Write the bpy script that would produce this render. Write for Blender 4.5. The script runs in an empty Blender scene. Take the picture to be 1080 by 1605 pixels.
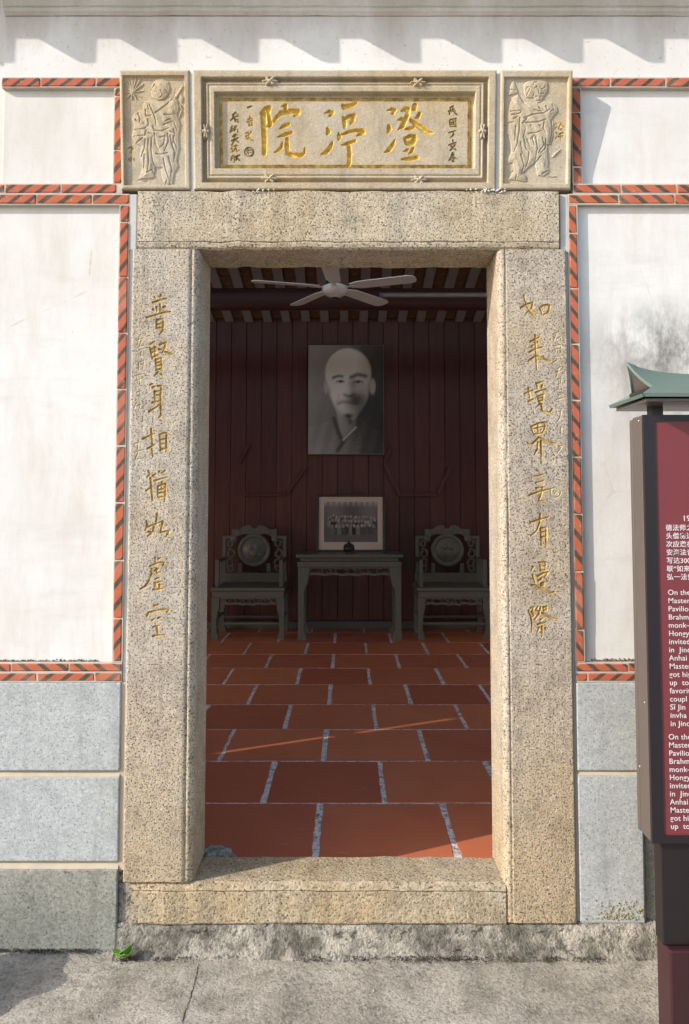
import bpy, bmesh, math, random
import numpy as np
random.seed(7); rng = np.random.default_rng(7)
scene = bpy.context.scene
COL = scene.collection

# ------------------------------------------------------------------ camera
TH, F, CX, CY, ZC = 0.055, 1180.0, 545.0, 720.0, 1.5     # pitch, focal length and principal point in pixels of the 1080x1605 photograph
cam = bpy.data.cameras.new('camera'); camo = bpy.data.objects.new('camera', cam); COL.objects.link(camo)
cam.sensor_fit = 'HORIZONTAL'; cam.sensor_width = 36.0; cam.lens = F/1080*36
cam.shift_x = -(CX-540)/1080; cam.shift_y = -(802.5-CY)/1080
cam.clip_start = 0.05; cam.clip_end = 600
camo.location = (0, 0, ZC); camo.rotation_euler = (math.pi/2+TH, 0, 0)
scene.camera = camo
# ------------------------------------------------------------------ sky, sun, exposure
LX, LY, LZ = 2.1, 1.0, -1.2                               # the way the sunlight travels
hl = math.hypot(LX, LY); ELEV = math.atan2(-LZ, hl)
W = bpy.data.worlds.new('World'); scene.world = W; W.use_nodes = True
wn = W.node_tree; bgn = wn.nodes['Background']
sky = wn.nodes.new('ShaderNodeTexSky'); sky.sky_type = 'NISHITA'; sky.sun_disc = False
sky.sun_elevation = ELEV; sky.sun_rotation = math.atan2(-LX, -LY)
sky.air_density = 1.0; sky.dust_density = 1.5
wn.links.new(sky.outputs[0], bgn.inputs[0]); bgn.inputs[1].default_value = 0.15
sl = bpy.data.lights.new('sun', 'SUN'); sl.energy = 2.8; sl.angle = math.radians(0.5); sl.color = (1, 0.945, 0.86)
slo = bpy.data.objects.new('sun', sl); COL.objects.link(slo)
from mathutils import Vector, Matrix
slo.rotation_euler = Vector((LX, LY, LZ)).to_track_quat('-Z', 'Y').to_euler()
slo.location = (-8, -3, 9)
scene.view_settings.view_transform = 'Standard'; scene.view_settings.look = 'None'
scene.view_settings.gamma = 1; scene.view_settings.use_curve_mapping = False
scene.view_settings.exposure = 0.8
scene.render.engine = 'CYCLES'
scene.cycles.max_bounces = 12; scene.cycles.diffuse_bounces = 8

# ------------------------------------------------------------------ helpers
_c, _s = math.cos(TH), math.sin(TH)
def ray(px, py):
    a, b = (px-CX)/F, (CY-py)/F
    return a, _c-b*_s, _s+b*_c
def pix(px, py, Y):
    a, y, z = ray(px, py); t = Y/y
    return a*t, ZC+z*t
def pz(py, Y): return pix(CX, py, Y)[1]
def tag(o, label=None, cat=None, group=None, kind=None):
    if label: o['label'] = label
    if cat: o['category'] = cat
    if group: o['group'] = group
    if kind: o['kind'] = kind
    return o
def empty(name, loc=(0, 0, 0)):
    o = bpy.data.objects.new(name, None); COL.objects.link(o); o.location = loc; o.empty_display_size = 0.05
    return o
def link(name, me, m=None, parent=None, loc=(0, 0, 0), rot=(0, 0, 0)):
    if m is not None and not me.materials: me.materials.append(m)
    o = bpy.data.objects.new(name, me); COL.objects.link(o)
    o.parent = parent; o.location = loc; o.rotation_euler = rot
    return o
def mesh(name, v, f, smooth=False):
    me = bpy.data.meshes.new(name); me.from_pydata([tuple(p) for p in v], [], f); me.update()
    if smooth: me.polygons.foreach_set('use_smooth', [True]*len(me.polygons))
    return me
def bm_mesh(name, bm, smooth=False):
    bmesh.ops.recalc_face_normals(bm, faces=bm.faces)
    me = bpy.data.meshes.new(name); bm.to_mesh(me); bm.free()
    if smooth: me.polygons.foreach_set('use_smooth', [True]*len(me.polygons))
    return me
def box_bm(bm, x0, x1, y0, y1, z0, z1):
    r = bmesh.ops.create_cube(bm, size=1)
    for v in r['verts']:
        v.co = ((x0+x1)/2+v.co.x*(x1-x0), (y0+y1)/2+v.co.y*(y1-y0), (z0+z1)/2+v.co.z*(z1-z0))
    return r['verts']
def boxme(x0, x1, y0, y1, z0, z1, bev=0.0, seg=2, jit=0.0, name='box'):
    bm = bmesh.new(); box_bm(bm, x0, x1, y0, y1, z0, z1)
    if bev: bmesh.ops.bevel(bm, geom=bm.edges[:], offset=bev, segments=seg, affect='EDGES', profile=0.5)
    if jit:
        for v in bm.verts:
            v.co.x += random.uniform(-jit, jit); v.co.z += random.uniform(-jit, jit)
    return bm_mesh(name, bm)
def box(name, x0, x1, y0, y1, z0, z1, m, parent=None, bev=0.0, jit=0.0):
    return link(name, boxme(x0, x1, y0, y1, z0, z1, bev, jit=jit), m, parent)
def poly_prism(bm, pts, y0, y1):
    """pts: outline in x,z; extruded from y0 to y1"""
    n = len(pts)
    a = [bm.verts.new((p[0], y0, p[1])) for p in pts]; b = [bm.verts.new((p[0], y1, p[1])) for p in pts]
    bm.faces.new(a); bm.faces.new(b[::-1])
    for i in range(n): bm.faces.new((a[i], b[i], b[(i+1) % n], a[(i+1) % n]))
def lathe_me(prof, n=24, name='lathe', smooth=True):
    v, f = [], []
    for r, z in prof:
        for i in range(n):
            t = 2*math.pi*i/n; v.append((r*math.cos(t), r*math.sin(t), z))
    for j in range(len(prof)-1):
        for i in range(n):
            k = (i+1) % n; f.append((j*n+i, j*n+k, (j+1)*n+k, (j+1)*n+i))
    f.append(tuple(range(n))[::-1]); f.append(tuple((len(prof)-1)*n+i for i in range(n)))
    return mesh(name, v, f, smooth)
def tube_me(p0, p1, r, n=12, name='tube'):
    p0, p1 = Vector(p0), Vector(p1); d = (p1-p0); q = d.to_track_quat('Z', 'Y').to_matrix()
    v = []
    for z in (0, d.length):
        for i in range(n):
            t = 2*math.pi*i/n; v.append(p0+q@Vector((r*math.cos(t), r*math.sin(t), z)))
    f = [(i, (i+1) % n, n+(i+1) % n, n+i) for i in range(n)]+[tuple(range(n))[::-1], tuple(range(n, 2*n))]
    me = mesh(name, v, f)
    return me
def smooth_noise(n, step, amp):
    k = max(2, int(n/step)+2); a = rng.normal(0, amp, k)
    return np.interp(np.linspace(0, k-1, n), np.arange(k), a)
def extrude_x(prof, x0, x1, dx=0.02, jit=0.0012, name='extrusion', smooth=False):
    """closed profile of (y,z) run along x, edges slightly uneven"""
    nx = max(2, int((x1-x0)/dx)+1); xs = np.linspace(x0, x1, nx); n = len(prof); v = []; f = []
    ca, cb = smooth_noise(nx, 6/max(dx/0.01, 0.1), jit), smooth_noise(nx, 6/max(dx/0.01, 0.1), jit)
    offs = [(ca+smooth_noise(nx, 4/max(dx/0.01, 0.1), jit*0.5), cb+smooth_noise(nx, 4/max(dx/0.01, 0.1), jit*0.5)) for _ in prof]
    for i, x in enumerate(xs):
        for j, (y, z) in enumerate(prof): v.append((x, y+offs[j][0][i], z+offs[j][1][i]))
    for i in range(nx-1):
        for j in range(n):
            k = (j+1) % n; f.append((i*n+j, i*n+k, (i+1)*n+k, (i+1)*n+j))
    f.append(tuple(range(n))[::-1]); f.append(tuple((nx-1)*n+j for j in range(n)))
    me = mesh(name, v, f)
    bm = bmesh.new(); bm.from_mesh(me); bmesh.ops.recalc_face_normals(bm, faces=bm.faces); bm.to_mesh(me); bm.free()
    return me

# ------------------------------------------------------------------ materials
class M:
    def __init__(s, name):
        s.m = bpy.data.materials.new(name); s.m.use_nodes = True; s.t = s.m.node_tree
        s.b = s.t.nodes['Principled BSDF']; s.b.inputs['Specular IOR Level'].default_value = 0.3
    def n(s, ty, **kw):
        x = s.t.nodes.new('ShaderNode'+ty)
        for k, v in kw.items():
            if k.startswith('i_'):
                key = k[2:]; key = int(key) if key.isdigit() else key.replace('_', ' ')
                s.set(x.inputs[key], v)
            else: setattr(x, k, v)
        return x
    def set(s, inp, v):
        if hasattr(v, 'is_output') or isinstance(v, bpy.types.NodeSocket): s.t.links.new(v, inp)
        else: inp.default_value = v if not isinstance(v, tuple) or len(v) != 3 or inp.type != 'RGBA' else (*v, 1)
    def pos(s): return s.n('NewGeometry').outputs['Position']
    def obj(s): return s.n('TexCoord').outputs['Object']
    def map(s, vec, scale=(1, 1, 1), loc=(0, 0, 0), rot=(0, 0, 0)):
        return s.n('Mapping', i_Vector=vec, i_Scale=scale, i_Location=loc, i_Rotation=rot).outputs[0]
    def noise(s, vec, scale, detail=4, rough=0.55, dist=0.0, out=0):
        return s.n('TexNoise', i_Vector=vec, i_Scale=scale, i_Detail=detail, i_Roughness=rough, i_Distortion=dist).outputs[out]
    def vor(s, vec, scale, feature='F1', out='Distance', rand=1.0):
        return s.n('TexVoronoi', feature=feature, i_Vector=vec, i_Scale=scale, i_Randomness=rand).outputs[out]
    def ramp(s, fac, stops, interp='LINEAR'):
        r = s.n('ValToRGB', i_Fac=fac); cr = r.color_ramp; cr.interpolation = interp
        while len(cr.elements) < len(stops): cr.elements.new(0.5)
        for e, (p, c) in zip(cr.elements, stops):
            e.position = p; e.color = (c, c, c, 1) if not isinstance(c, tuple) else (*c, 1)
        return r.outputs[0]
    def mix(s, fac, a, b, mode='MIX'):
        x = s.n('Mix', data_type='RGBA', blend_type=mode)
        s.set(x.inputs[0], fac); s.set(x.inputs[6], a); s.set(x.inputs[7], b); return x.outputs[2]
    def math(s, op, a, b=0.0, c=0.0):
        x = s.n('Math', operation=op); s.set(x.inputs[0], a); s.set(x.inputs[1], b); s.set(x.inputs[2], c); return x.outputs[0]
    def sep(s, vec): return s.n('SeparateXYZ', i_Vector=vec).outputs
    def rnd(s): return s.n('ObjectInfo').outputs['Random']
    def done(s, col, rough=0.8, bump=None, bs=0.3, bd=0.003, metal=0.0, spec=None):
        s.set(s.b.inputs['Base Color'], col); s.set(s.b.inputs['Roughness'], rough); s.b.inputs['Metallic'].default_value = metal
        if spec is not None: s.b.inputs['Specular IOR Level'].default_value = spec
        if bump is not None:
            s.set(s.b.inputs['Normal'], s.n('Bump', i_Strength=bs, i_Distance=bd, i_Height=bump).outputs[0])
        return s.m
def plain(name, c, rough=0.6, metal=0.0, spec=0.3, var=0.15, sc=8):
    k = M(name); p = k.obj(); n = k.noise(p, sc, 5)
    return k.done(k.mix(n, tuple(x*(1-var) for x in c), tuple(min(1, x*(1+var)) for x in c)), rough, n, 0.1, 0.002, metal, spec)
def granite(name, light, mid, warm, dark, speck=150, warm_low=False, rough=0.85, bs=0.6, densi=0.0, fine=1.0):
    k = M(name); p = k.pos()
    n1 = k.noise(p, speck, 3, 0.6); n2 = k.noise(k.map(p, loc=(3.1, 7.7, 1.3)), speck*0.62, 3, 0.6); n3 = k.noise(p, 2.3, 4, 0.6)
    base = k.mix(k.ramp(n2, [(0.36, 0.0), (0.64, 1.0)]), mid, light)
    wf = k.ramp(n3, [(0.36, 0.0), (0.66, 1.0)])
    if warm_low:
        z = k.sep(p)[2]
        wf = k.math('MAXIMUM', k.math('MULTIPLY', wf, 0.75), k.math('MULTIPLY', k.ramp(k.math('ADD', k.math('MULTIPLY', z, 0.5), k.math('MULTIPLY', n3, 0.5)), [(0.40, 1.0), (0.78, 0.0)]), 1.0))
    base = k.mix(wf, base, k.mix(1.0, base, warm, 'MULTIPLY'))
    base = k.mix(k.math('MULTIPLY', k.ramp(n1, [(0.35+densi, 1.0), (0.42+densi, 0.0)]), 0.95), base, dark)
    n4 = k.noise(k.map(p, loc=(9.1, 2.7, 5.3)), speck*0.8, 2, 0.5)
    base = k.mix(k.ramp(n4, [(0.60, 0.0), (0.68, 0.45)]), base, tuple(min(0.85, c*1.25) for c in light))
    g = k.noise(p, 14, 5, 0.7)
    base = k.mix(k.math('MULTIPLY', k.ramp(g, [(0.30, 1.0), (0.55, 0.0)]), 0.35), base, dark)
    stv = k.noise(k.map(p, (26, 26, 1.4)), 1.0, 5, 0.65)                       # rain streaks
    base = k.mix(k.math('MULTIPLY', k.ramp(stv, [(0.52, 0.0), (0.72, 1.0)]), 0.28), base, tuple(c*0.9 for c in dark))
    h = k.math('ADD', n1, k.math('MULTIPLY', k.noise(p, speck*0.35, 3), 0.7))
    return k.done(base, rough, h, bs, 0.004)
MAT = {}
MAT['granite'] = granite('tan_granite', (0.54, 0.485, 0.415), (0.40, 0.355, 0.30), (0.98, 0.84, 0.64), (0.085, 0.072, 0.058), 165, True, densi=0.04)
MAT['lintelgranite'] = granite('yellowish_granite', (0.55, 0.49, 0.395), (0.415, 0.365, 0.29), (0.98, 0.88, 0.72), (0.085, 0.07, 0.05), 160, False, densi=0.04)
MAT['sillgranite'] = granite('hammered_granite', (0.52, 0.45, 0.345), (0.37, 0.31, 0.225), (0.98, 0.86, 0.68), (0.10, 0.075, 0.05), 120, False, densi=0.02, bs=1.0)
MAT['plaque'] = granite('beige_stone', (0.54, 0.475, 0.37), (0.45, 0.39, 0.305), (1.0, 0.88, 0.70), (0.20, 0.165, 0.11), 240, False, bs=0.4, densi=-0.05)
MAT['grey'] = granite('grey_granite', (0.49, 0.505, 0.515), (0.37, 0.39, 0.405), (0.95, 0.94, 0.88), (0.20, 0.21, 0.22), 150, False, bs=0.08, densi=0.015)
MAT['dull'] = granite('dull_granite', (0.35, 0.35, 0.32), (0.23, 0.232, 0.212), (0.95, 0.93, 0.85), (0.09, 0.09, 0.075), 140, False, bs=0.15)

k = M('white_plaster'); p = k.pos(); n = k.noise(p, 1.7, 6, 0.65); f2 = k.noise(k.map(p, (6, 6, 1.3)), 2.0, 6, 0.7)
col = k.mix(k.ramp(n, [(0.35, 0.0), (0.7, 1.0)]), (0.70, 0.695, 0.68), (0.61, 0.59, 0.56))
col = k.mix(k.math('MULTIPLY', k.ramp(f2, [(0.46, 0.0), (0.70, 1.0)]), 0.5), col, (0.55, 0.49, 0.43))
f3 = k.noise(k.map(p, (1.5, 1.5, 8), (4, 1, 2)), 1.3, 8, 0.75)
col = k.mix(k.math('MULTIPLY', k.ramp(f3, [(0.52, 0.0), (0.72, 1.0)]), 0.4), col, (0.50, 0.475, 0.45))
xs_ = k.sep(p); mould = k.noise(k.map(p, (7, 7, 3.2), (2.0, 0, 0.4)), 1.6, 7, 0.75)
mx = k.math('MULTIPLY', k.ramp(k.math('MULTIPLY', xs_[0], 0.5), [(0.39, 0.0), (0.54, 1.0)]), k.math('MULTIPLY', k.ramp(k.math('MULTIPLY', xs_[2], 0.3), [(0.50, 0.0), (0.60, 1.0)]), k.ramp(k.math('MULTIPLY', xs_[2], 0.3), [(0.62, 1.0), (0.672, 0.0)])))
col = k.mix(k.math('MULTIPLY', mx, k.ramp(mould, [(0.36, 0.0), (0.58, 0.85)])), col, (0.13, 0.127, 0.115))
cr = k.vor(k.map(p, loc=(0.3, 0, 0.2)), 1.4, 'DISTANCE_TO_EDGE'); 
crn = k.math('MULTIPLY', k.ramp(k.math('ADD', cr, k.math('MULTIPLY', k.noise(p, 9, 4), 0.06)), [(0.026, 1.0), (0.0305, 0.0)]), k.ramp(k.noise(p, 1.1, 2), [(0.45, 0.0), (0.58, 0.7)]))
col = k.mix(crn, col, (0.42, 0.38, 0.33))
spk = k.ramp(k.noise(p, 90, 2), [(0.70, 0.0), (0.78, 0.5)])
col = k.mix(spk, col, (0.45, 0.40, 0.34))
MAT['plaster'] = k.done(col, 0.9, k.math('ADD', k.noise(p, 60, 5), k.math('MULTIPLY', k.noise(p, 7, 3), 2.0)), 0.18, 0.004)
k = M('upper_plaster'); p = k.pos(); n = k.noise(p, 2.2, 6, 0.65)
z = k.sep(p)[2]
col = k.mix(k.ramp(n, [(0.35, 0.0), (0.7, 1.0)]), (0.72, 0.72, 0.71), (0.63, 0.61, 0.58))
dirt = k.math('MULTIPLY', k.ramp(k.math('ADD', k.math('MULTIPLY', z, 0.28), k.math('MULTIPLY', k.noise(k.map(p, (3, 3, 1)), 2.0, 6, 0.7), 0.14)), [(0.945, 0.0), (1.0, 1.0)]), 0.7)
col = k.mix(dirt, col, (0.40, 0.345, 0.28))
col = k.mix(k.ramp(k.noise(p, 70, 3), [(0.62, 0.0), (0.74, 0.6)]), col, (0.40, 0.35, 0.29))
MAT['upper'] = k.done(col, 0.9, k.noise(p, 60, 5), 0.2, 0.004)
k = M('mortar'); p = k.pos(); n = k.noise(p, 40, 5)
MAT['mortar'] = k.done(k.mix(n, (0.38, 0.34, 0.29), (0.62, 0.57, 0.49)), 0.95, n, 0.4, 0.004)
k = M('sandy_mortar'); p = k.pos(); n = k.noise(p, 30, 5)
MAT['sandy'] = k.done(k.mix(n, (0.40, 0.335, 0.25), (0.55, 0.475, 0.365)), 0.95, n, 0.3, 0.003)
k = M('grey_filler'); p = k.pos(); n = k.noise(p, 18, 5)
MAT['filler'] = k.done(k.mix(n, (0.40, 0.40, 0.38), (0.60, 0.59, 0.56)), 0.95, n, 0.4, 0.004)
def brick_mat(name, sgn):
    k = M(name); o = k.obj(); x, y, z = k.sep(o); r = k.rnd()
    w = k.noise(o, 30, 3)
    u = k.math('ADD', k.math('MULTIPLY', k.math('ADD', x, k.math('ADD', k.math('MULTIPLY', z, 1.25*sgn), k.math('MULTIPLY', w, 0.008))), 1/0.066), k.math('MULTIPLY', r, 0.5))
    u = k.math('ADD', k.math('MULTIPLY', u, k.math('ADD', 0.88, k.math('MULTIPLY', r, 0.3))), k.math('MULTIPLY', k.math('FRACT', k.math('MULTIPLY', r, 37.0)), 1.0))
    fr = k.math('FRACT', u)
    st = k.ramp(fr, [(0.0, 1.0), (0.30, 1.0), (0.34, 0.0), (0.96, 0.0), (1.0, 1.0)])
    p = k.pos()
    red = k.mix(k.noise(p, 25, 4), (0.38, 0.092, 0.040), (0.50, 0.145, 0.066))
    red = k.mix(k.math('MULTIPLY', k.n('ObjectInfo').outputs['Random'], 0.5), red, (0.44, 0.11, 0.08))
    blk = k.mix(k.noise(p, 60, 4), (0.035, 0.028, 0.022), (0.13, 0.10, 0.075))
    col = k.mix(st, red, blk)
    col = k.mix(k.ramp(k.noise(p, 55, 5, 0.7), [(0.60, 0.0), (0.72, 0.55)]), col, (0.50, 0.40, 0.33))
    fade = k.noise(p, 7, 4); col = k.mix(k.math('MULTIPLY', k.ramp(fade, [(0.5, 0.0), (0.72, 1.0)]), 0.35), col, (0.52, 0.30, 0.22))
    return k.done(col, 0.85, k.noise(p, 120, 4), 0.3, 0.003)
MAT['brickA'] = brick_mat('striped_brick_rising', -1); MAT['brickB'] = brick_mat('striped_brick_falling', 1)
k = M('gold_paint'); p = k.pos(); n = k.noise(p, 70, 4)
MAT['gold'] = k.done(k.mix(k.ramp(n, [(0.35, 0.0), (0.65, 1.0)]), (0.46, 0.28, 0.045), (0.78, 0.54, 0.11)), 0.5, n, 0.3, 0.002, 0.15, 0.4)
k = M('worn_gold'); p = k.pos(); n = k.noise(p, 50, 4)
MAT['wgold'] = k.done(k.mix(k.ramp(n, [(0.35, 0.0), (0.65, 1.0)]), (0.25, 0.155, 0.05), (0.56, 0.39, 0.13)), 0.6, n, 0.3, 0.002, 0.1, 0.3)
k = M('dark_ink'); p = k.pos(); n = k.noise(p, 60, 4)
MAT['ink'] = k.done(k.mix(k.ramp(n, [(0.4, 0.0), (0.65, 1.0)]), (0.13, 0.10, 0.05), (0.40, 0.29, 0.11)), 0.8)
k = M('faint_carving'); p = k.pos(); n = k.noise(p, 60, 4)
MAT['faint'] = k.done(k.mix(k.ramp(n, [(0.4, 0.0), (0.65, 1.0)]), (0.36, 0.30, 0.20), (0.55, 0.46, 0.30)), 0.85)
k = M('ground_concrete'); p = k.pos()
n = k.noise(p, 2.5, 8, 0.7); n2 = k.noise(k.map(p, loc=(5, 2, 0)), 9, 8, 0.75); n3 = k.noise(p, 120, 3)
col = k.mix(k.ramp(n, [(0.35, 0.0), (0.65, 1.0)]), (0.30, 0.265, 0.215), (0.50, 0.455, 0.39))
col = k.mix(k.ramp(n2, [(0.38, 0.6), (0.55, 0.0)]), col, (0.15, 0.136, 0.11))
n5 = k.noise(k.map(p, loc=(1, 8, 0)), 26, 6, 0.75); col = k.mix(k.ramp(n5, [(0.56, 0.0), (0.66, 0.6)]), col, (0.50, 0.47, 0.42))
n6 = k.noise(k.map(p, loc=(2, 3, 0)), 60, 3, 0.6); col = k.mix(k.ramp(n6, [(0.34, 0.5), (0.44, 0.0)]), col, (0.14, 0.125, 0.10)); col = k.mix(k.ramp(n6, [(0.58, 0.0), (0.70, 0.4)]), col, (0.55, 0.52, 0.46))
col = k.mix(k.ramp(n3, [(0.36, 0.5), (0.46, 0.0)]), col, (0.13, 0.118, 0.10))
MAT['ground'] = k.done(col, 0.95, k.math('ADD', k.math('MULTIPLY', n2, 0.8), k.math('ADD', k.math('MULTIPLY', n6, 0.8), n3)), 0.42, 0.009)
k = M('plinth_concrete'); p = k.pos()
n = k.noise(p, 6, 8, 0.7); n2 = k.noise(p, 22, 8, 0.75); n3 = k.noise(p, 120, 3)
col = k.mix(k.ramp(n, [(0.42, 0.0), (0.58, 1.0)]), (0.15, 0.135, 0.11), (0.46, 0.415, 0.35))
n6 = k.noise(p, 60, 3, 0.6); col = k.mix(k.ramp(n6, [(0.36, 0.75), (0.46, 0.0)]), col, (0.07, 0.063, 0.05))
col = k.mix(k.ramp(n2, [(0.36, 0.8), (0.5, 0.0)]), col, (0.08, 0.07, 0.055))
MAT['plinth'] = k.done(col, 0.95, k.math('ADD', k.math('MULTIPLY', n2, 1.5), n3), 0.8, 0.012)
k = M('terracotta_tile'); p = k.pos(); r = k.rnd(); n = k.noise(p, 5, 6, 0.6)
red = k.mix(n, (0.50, 0.145, 0.066), (0.63, 0.21, 0.098)); red = k.mix(k.math('MULTIPLY', r, 0.75), red, (0.34, 0.085, 0.05))
sc = k.noise(k.map(p, (4, 22, 1), rot=(0, 0, 0.4)), 2.0, 6, 0.75)
red = k.mix(k.ramp(sc, [(0.60, 0.0), (0.74, 0.45)]), red, (0.55, 0.42, 0.38))
MAT['tile'] = k.done(red, k.ramp(n, [(0.3, 0.30), (0.7, 0.50)]), k.noise(p, 14, 5), 0.06, 0.004, 0, 0.35)
k = M('grout'); p = k.pos(); n = k.noise(p, 45, 6, 0.7)
MAT['grout'] = k.done(k.mix(k.ramp(n, [(0.36, 0.0), (0.52, 1.0)]), (0.12, 0.10, 0.09), (0.70, 0.66, 0.63)), 0.95, n, 0.8, 0.01)
def wood(name, a, b, rough=0.45, vert=True, spec=0.35):
    k = M(name); p = k.pos(); r = k.rnd()
    v = k.map(p, (14, 14, 0.9) if vert else (0.9, 14, 14)); off = k.n('VectorMath', operation='ADD'); k.set(off.inputs[0], v)
    cx = k.n('CombineXYZ', i_X=k.math('MULTIPLY', r, 40)); k.set(off.inputs[1], cx.outputs[0])
    n = k.noise(off.outputs[0], 2.2, 7, 0.65, 0.6)
    c = k.mix(k.ramp(n, [(0.3, 0.0), (0.7, 1.0)]), a, b); c = k.mix(k.math('MULTIPLY', r, 0.55), c, tuple(x*0.55 for x in a))
    return k.done(c, rough, n, 0.15, 0.003, 0, spec)
MAT['plank'] = wood('red_plank', (0.10, 0.034, 0.027), (0.165, 0.062, 0.048), 0.38)
MAT['maroon'] = wood('maroon_panel', (0.10, 0.022, 0.018), (0.14, 0.032, 0.026), 0.55)
MAT['beam'] = wood('dark_beam', (0.055, 0.022, 0.020), (0.09, 0.034, 0.029), 0.45, False)
MAT['chairwood'] = plain('grey_carved_wood', (0.118, 0.114, 0.094), 0.42, 0, 0.35, 0.25, 30)
MAT['rafter'] = plain('pale_rafter', (0.28, 0.25, 0.24), 0.7, 0, 0.2, 0.2, 12)
MAT['rooftile'] = plain('brown_roof_tile', (0.15, 0.085, 0.05), 0.9, 0, 0.2, 0.6, 22)
MAT['fan'] = plain('white_enamel', (0.70, 0.68, 0.64), 0.4, 0, 0.4, 0.05)
MAT['black'] = plain('black_plastic', (0.03, 0.03, 0.03), 0.5)
MAT['inner'] = plain('inner_plaster', (0.68, 0.60, 0.52), 0.9, 0, 0.2, 0.1, 3)
MAT['signred'] = plain('sign_red', (0.17, 0.035, 0.042), 0.35, 0, 0.45, 0.06, 3)
MAT['signdark'] = plain('sign_dark_metal', (0.016, 0.012, 0.016), 0.3, 0.0, 0.5, 0.15, 6)
MAT['signside'] = plain('sign_brown_metal', (0.14, 0.115, 0.105), 0.4, 0.3, 0.5, 0.1, 3)
MAT['signlow'] = plain('sign_base_metal', (0.012, 0.008, 0.008), 0.5, 0.0, 0.5, 0.3, 4)
MAT['signblock'] = plain('sign_block_red', (0.040, 0.013, 0.015), 0.4, 0, 0.4, 0.15, 4)
MAT['signgreen'] = plain('green_roof_paint', (0.115, 0.165, 0.145), 0.5, 0, 0.35, 0.1, 6)
MAT['signtext'] = plain('white_lettering', (0.62, 0.56, 0.57), 0.6, 0, 0.2, 0.02)
MAT['steel'] = plain('steel_screw', (0.6, 0.6, 0.6), 0.35, 0.9, 0.5, 0.05)
MAT['cream'] = plain('cream_mount', (0.60, 0.47, 0.38), 0.7, 0, 0.2, 0.05)
MAT['frame'] = plain('dark_frame', (0.03, 0.022, 0.02), 0.35, 0, 0.5, 0.2)
MAT['bronze'] = plain('dark_bronze', (0.045, 0.04, 0.03), 0.4, 0.4, 0.5, 0.3)
MAT['leaf'] = plain('weed_leaf', (0.20, 0.40, 0.06), 0.6, 0, 0.3, 0.3, 60)
MAT['eave'] = plain('eave_tile', (0.28, 0.17, 0.12), 0.85, 0, 0.2, 0.3, 9)
k = M('photo_print'); at = k.n('Attribute', attribute_name='print')
MAT['print'] = k.done(at.outputs['Color'], 0.85, spec=0.08)

# ------------------------------------------------------------------ ground and plinth
YF = 2.60                                     # front of the door posts
SILL = pz(1385, YF); FLOOR = SILL-0.07
G = 120; nseg = 60
gx = np.concatenate([[-G, -20, -6], np.linspace(-2.2, 2.2, 90), [6, 20, G]]); gy = np.concatenate([[-G, -20, -4], np.linspace(0.8, 3.2, 60), [8, 30, G]])
gz = np.zeros((len(gx), len(gy))); fine = rng.normal(0, 0.0025, (90, 60))
fine = (fine+np.roll(fine, 1, 0)+np.roll(fine, 1, 1)+np.roll(fine, -1, 0)+np.roll(fine, -1, 1))/2
gz[3:93, 3:63] = fine
v = [(gx[i], gy[j], gz[i, j]-0.004) for i in range(len(gx)) for j in range(len(gy))]
f = [(i*len(gy)+j, (i+1)*len(gy)+j, (i+1)*len(gy)+j+1, i*len(gy)+j+1) for i in range(len(gx)-1) for j in range(len(gy)-1)]
g = link('ground', mesh('ground', v, f, True), MAT['ground']); tag(g, kind='structure', label='rough weathered concrete ground before the doorway')
k = M('crack'); MAT['crack'] = k.done((0.035, 0.03, 0.025), 1.0)
def gh(x, y):
    i = min(max(int(np.searchsorted(gx, x))-1, 0), len(gx)-2); j = min(max(int(np.searchsorted(gy, y))-1, 0), len(gy)-2)
    a, b = (x-gx[i])/(gx[i+1]-gx[i]), (y-gy[j])/(gy[j+1]-gy[j])
    return (gz[i, j]*(1-a)*(1-b)+gz[i+1, j]*a*(1-b)+gz[i, j+1]*(1-a)*b+gz[i+1, j+1]*a*b)-0.004
def crack_me(pts, w):
    v, f = [], []
    P = []
    for (a, b) in zip(pts[:-1], pts[1:]):
        for t in np.linspace(0, 1, 24, endpoint=False): P.append((a[0]+(b[0]-a[0])*t+random.uniform(-.0018, .0018), a[1]+(b[1]-a[1])*t+random.uniform(-.002, .002)))
    for i, (x, y) in enumerate(P):
        ww = w*random.uniform(0.5, 1.2)
        v += [(x-ww, y, gh(x-ww, y)+0.0012), (x+ww, y, gh(x+ww, y)+0.0012)]
    for i in range(len(P)-1): f.append((2*i, 2*i+1, 2*i+3, 2*i+2))
    return mesh('crack', v, f)
def gpix(px, py, z=0.0):
    a, y, zz = ray(px, py); t = (z-ZC)/zz
    return a*t, y*t
link('ground_crack', crack_me([gpix(312, 1512), gpix(303, 1545), gpix(284, 1610), gpix(270, 1700)], 0.0013), MAT['crack'], g)
# low rough footing under the sill
FT = pz(1449, YF)
xs = np.linspace(-0.772, 1.5, 150); v, f = [], []
prof = [(2.80, FT), (2.612, FT), (2.597, FT-0.012), (2.590, FT*0.66), (2.578, FT*0.33), (2.565, 0.012), (2.535, -0.02)]
nz = [rng.normal(0, 0.004, 150)+smooth_noise(150, 6, 0.006) for _ in prof]
for i, x in enumerate(xs):
    for j, (y, z) in enumerate(prof): v.append((x, y+(nz[j][i] if 0 < j else 0), z+(nz[j][i]*0.5 if 1 < j < 6 else 0)))
n = len(prof)
for i in range(149):
    for j in range(n-1): f.append((i*n+j, i*n+j+1, (i+1)*n+j+1, (i+1)*n+j))
f.append(tuple(range(n)))
fo = link('stone_footing', mesh('stone_footing', v, f, True), MAT['plinth'])
tag(fo, 'rough grey-brown concrete footing running under the granite sill', 'footing')

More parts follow.
